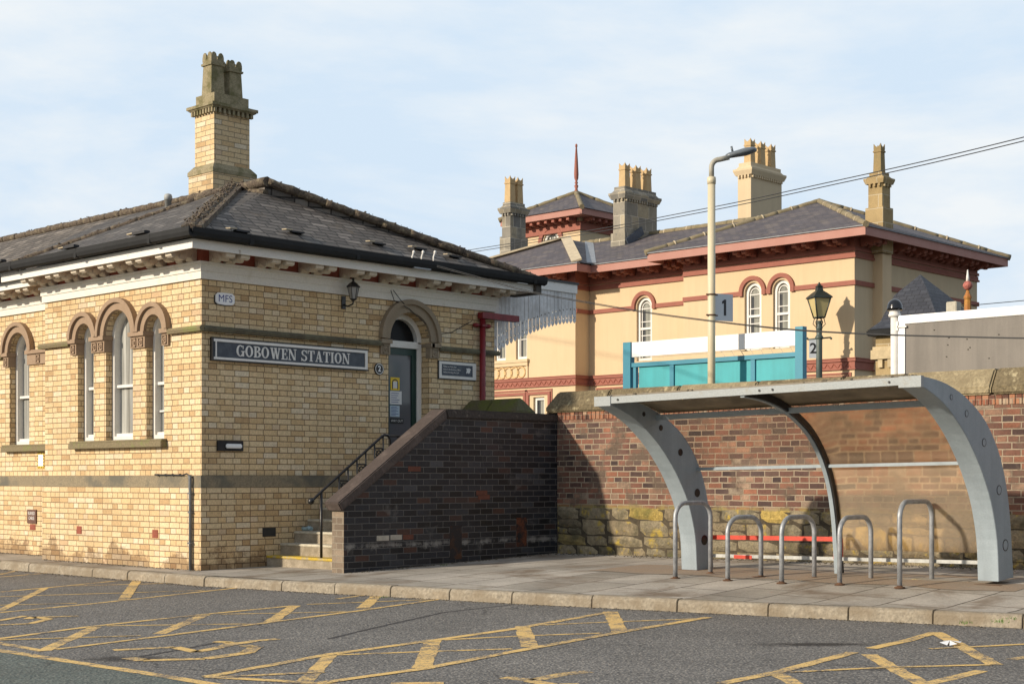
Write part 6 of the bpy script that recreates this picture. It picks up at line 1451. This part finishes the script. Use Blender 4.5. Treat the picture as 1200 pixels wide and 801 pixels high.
mb = MB(); r0 = (tw1-tw0)/2; ring(mb, tf, (tw0+tw1)/2, tzs, r0+.06, r0+.24, -.07, .02, 16); mb.build('arch_moulding', terra, hs)
mb = MB(); sweep_frame(mb, tf, arch_poly(tw0+.01, tw1-.01, 8.5, tzs), .09, .05, .15)
for t in (.35, .65): mb.prism(rect(tw0+(tw1-tw0)*t-.02, tw0+(tw1-tw0)*t+.02, 8.6, tzs+.2), tf, .08, .12)
o = mb.build('window', whitep, hs); mb = MB(); mb.prism(arch_poly(tw0+.05, tw1-.05, 8.55, tzs), tf, .12, .13); mb.build('pane', pane_house, o)
zt0 = tap.z-.05; hsp = atT(675, 168.5, 61.1).z-zt0
m = MB(); m.lathe((c0.x, c0.y, zt0), [(.10, 0), (.09, hsp*.05), (.05, hsp*.10), (.09, hsp*.16), (.04, hsp*.19), (.075, hsp*.22), (.04, hsp*.25), (.085, hsp*.31), (.095, hsp*.40), (.065, hsp*.7), (.03, hsp*.93), (.05, hsp*.94), (.045, hsp*.98), (.005, hsp)], 10); m.build('spire_finial', terra, hs)
# chimneys: near corner px, left px, right px, distance
def stack(pc, pl, pr, t, y_base, y_top, mat_, capw, caph, pots, potr, poth, potmat, name='chimney', dent=True, lower=None, capmat=None, axis='X'):
    q = atT(pc, y_base, t); x0, y0 = q.x, q.y; y1 = onX(pl, 0, x0).y; x1 = onY(pr, 0, y0).x; zb_ = q.z-.5; zt_ = atT(pc, y_top, t).z
    mb = MB(); mb.box(x0, x1, y0, y1, zb_, zt_); 
    if lower: mb.box(x0-.06, x1+.06, y0-.06, y1+.06, zb_, atT(pc, lower, t).z)
    o = mb.build(name, mat_, hs); m_ = capmat or mat_
    mb = MB(); s_ = capw
    if dent:
        n = int((x1-x0)/.13)
        for k in range(n): u = x0+(x1-x0)*(k+.25)/n; mb.box(u, u+.06, y0-.07, y0-.001, zt_-.09, zt_)
        n = max(2, int((y1-y0)/.13))
        for k in range(n): u = y0+(y1-y0)*(k+.25)/n; mb.box(x0-.07, x0-.001, u, u+.06, zt_-.09, zt_)
    mb.frustum((x0-.06, x1+.06, y0-.06, y1+.06), zt_, (x0-s_, x1+s_, y0-s_, y1+s_), zt_+caph*.35); mb.box(x0-s_, x1+s_, y0-s_, y1+s_, zt_+caph*.35, zt_+caph*.5)
    mb.frustum((x0-s_*.5, x1+s_*.5, y0-s_*.5, y1+s_*.5), zt_+caph*.5, (x0+.02, x1-.02, y0+.02, y1-.02), zt_+caph*.75); mb.box(x0+.02, x1-.02, y0+.02, y1-.02, zt_+caph*.75, zt_+caph)
    mb.build('chimney_cap', m_, o)
    for k in range(pots):
        u = x0+(x1-x0)*(k+.5)/pots; mb = MB(); crown_pot(mb, (u, (y0+y1)/2, zt_+caph-.01), potr*.62, poth, 8, .88, False); mb.build('chimney_pot', potmat, o)
    return o
stack(598, 588.3, 616, 56, 296, 249, ashlar, .12, .42, 2, .24, 1.0, pot_clay, lower=276)
stack(732, 718.7, 769.8, 51, 290, 232, ashlar, .12, .42, 3, .23, .85, pot_clay, lower=272)
stack(880, 864.7, 916, 50, 268, 204, render_g, .12, .42, 3, .22, .85, pot_clay)
q_ = stack(1033.8, 1017.5, 1043.2, 42.4, 275, 214, ashlar_y, .10, .32, 1, .20, .85, simple('golden_pot', (.36, .26, .12), .9, .35, 6, .004, col2=(.24, .19, .09)), lower=242)
m = MB(); yq = atT(732, 290, 51).y-.10; m.bar(onY(735, 284, yq), onY(753, 270, yq), .05, .28); m.build('chimney_flashing', simple('dark_lead', (.06, .075, .10), .6), hs)
# detached pavilion with a bell-cast slate roof
pv = thing('pavilion', 'small stone pavilion with a dark pointed slate roof in front of the house side wall', 'pavilion', (33.8, 18.2, 1.05))
t_ = 36.6; pk = atT(1078.5, 321.5, t_); eL = atT(1018, 386, 36.0); x0 = eL.x; y1 = eL.y; eR = atT(1175, 381, 37.2); x1 = eR.x; y0 = eR.y-.2; ze = eL.z
m = MB(); r1 = [Vector((pk.x+a_, pk.y+b_, 0)) for a_, b_ in ((-.45, -.45), (.55, -.45), (.55, .45), (-.45, .45))]
zr2 = atT(1053, 346, t_).z
for v in r1: v.z = zr2
r2 = [Vector((x0, y0, ze)), Vector((x1, y0, ze)), Vector((x1, y1, ze)), Vector((x0, y1, ze))]
for k in range(4): m.face([r1[k], r1[(k+1) % 4], pk])
rm = [a_.lerp(b_, .55)+Vector((0, 0, -.18)) for a_, b_ in zip(r1, r2)]
for k in range(4): m.face([r1[k], rm[k], rm[(k+1) % 4], r1[(k+1) % 4]]); m.face([rm[k], r2[k], r2[(k+1) % 4], rm[(k+1) % 4]])
m.face(r2); m.build('roof', dslate, pv)
m = MB(); m.box(x0-.05, x1+.05, y0-.05, y1+.05, ze-.16, ze-.01); m.build('gutter', gutterm, pv, bevel=.03)
m = MB(); m.box(x0+.15, x1-.15, y0+.15, y1-.1, 1.05, ze-.16); m.build('wall', ashlar_y, pv)
m = MB(); zz = atT(1030, 421, 36).z; m.box(x0+.05, x1, y0+.05, y1-.02, zz, zz+.22); m.box(x0+.09, x1, y0+.09, y1-.05, zz+.22, zz+.30); 
u = y0+.1
while u < y1-.1: m.box(x0+.08, x0+.15, u, u+.12, zz-.20, zz); u += .26
m.build('cornice', simple('pale_cornice_stone', (.50, .40, .24), .85, .2, 5, .004), pv)
# =====================================================================================
# OVERHEAD CABLES
# =====================================================================================
def cable(pts, t0, t1, name, label, r=.012, dy=0):
    x0, x1 = pts[0][0], pts[-1][0]; P = []
    # straight in plan, height sagging
    A = atT(x0, 300, t0); B = atT(x1, 300, t1)
    def interp(x):
        for (a, b), (c, d) in zip(pts, pts[1:]):
            if a <= x <= c: return b+(d-b)*(x-a)/(c-a)
    n = 90
    for i in range(n+1):
        q = A.lerp(B, i/n); X = q.x*cy_+q.y*sy_; U = q.x*sy_-q.y*cy_; px = 600+FPX*U/X
        px = min(max(px, x0), x1); P.append(Vector((q.x, q.y, HC+(HY-interp(px)-dy*(px-x0)/(x1-x0))/FPX*X)))
    for _ in range(6): P = [P[0]]+[Vector((P[i].x, P[i].y, (P[i-1].z+2*P[i].z+P[i+1].z)/4)) for i in range(1, n)]+[P[-1]]
    m = MB(); m.tube(P, r, 6); tag(m.build(name, wire_m), label, 'cable', 'overhead cables')
ua = [(360, 324), (540, 294.5), (640, 278.5), (719, 265.5), (771, 255), (870, 236), (960, 216), (1080, 190), (1200, 161), (1320, 130), (2100, -70)]
cable(ua, 54, 15, 'overhead_cable', 'upper of the two dark cables crossing the sky past the chimneys', .009)
cable([(x, y+2.5) for x, y in ua], 54, 15, 'overhead_cable', 'lower of the two dark cables crossing the sky past the chimneys', .009, 4)
ub = [(512, 311), (560, 324), (620, 341.5), (704, 356.5), (770, 367.5), (870, 380), (940, 387), (1040, 392), (1200, 396), (1330, 397), (2100, 390)]
cable(ub, 21.4, 9.5, 'overhead_cable', 'upper of the two cables drooping from the station eaves past the white board', .0045)
cable([(x, y+1.5) for x, y in ub], 21.4, 9.5, 'overhead_cable', 'lower of the two cables drooping from the station eaves past the white board', .0045, -2)
cable([(1128, 358.5), (1200, 352), (1320, 341), (2300, 230)], 46, 20, 'overhead_cable', 'single thin cable right of the house just above the hoarding', .011)
# insulators on the station gutter
for px in (483, 494, 508):
    q = onY(px, 309, ey-.1); m = MB(); m.tube([q, q+Vector((0, 0, .10)), q+Vector((.03, 0, .17))], .012, 6); m.lathe(q+Vector((.03, 0, .15)), [(.015, 0), (.022, .02), (.012, .045)], 8); m.build('insulator', whitep, st)
m = MB(); q = onY(487, 312, ey-.06); m.box(q.x-.05, q.x+.28, q.y-.03, q.y+.02, q.z-.03, q.z+.05); m.build('cable_bracket', galv, st)
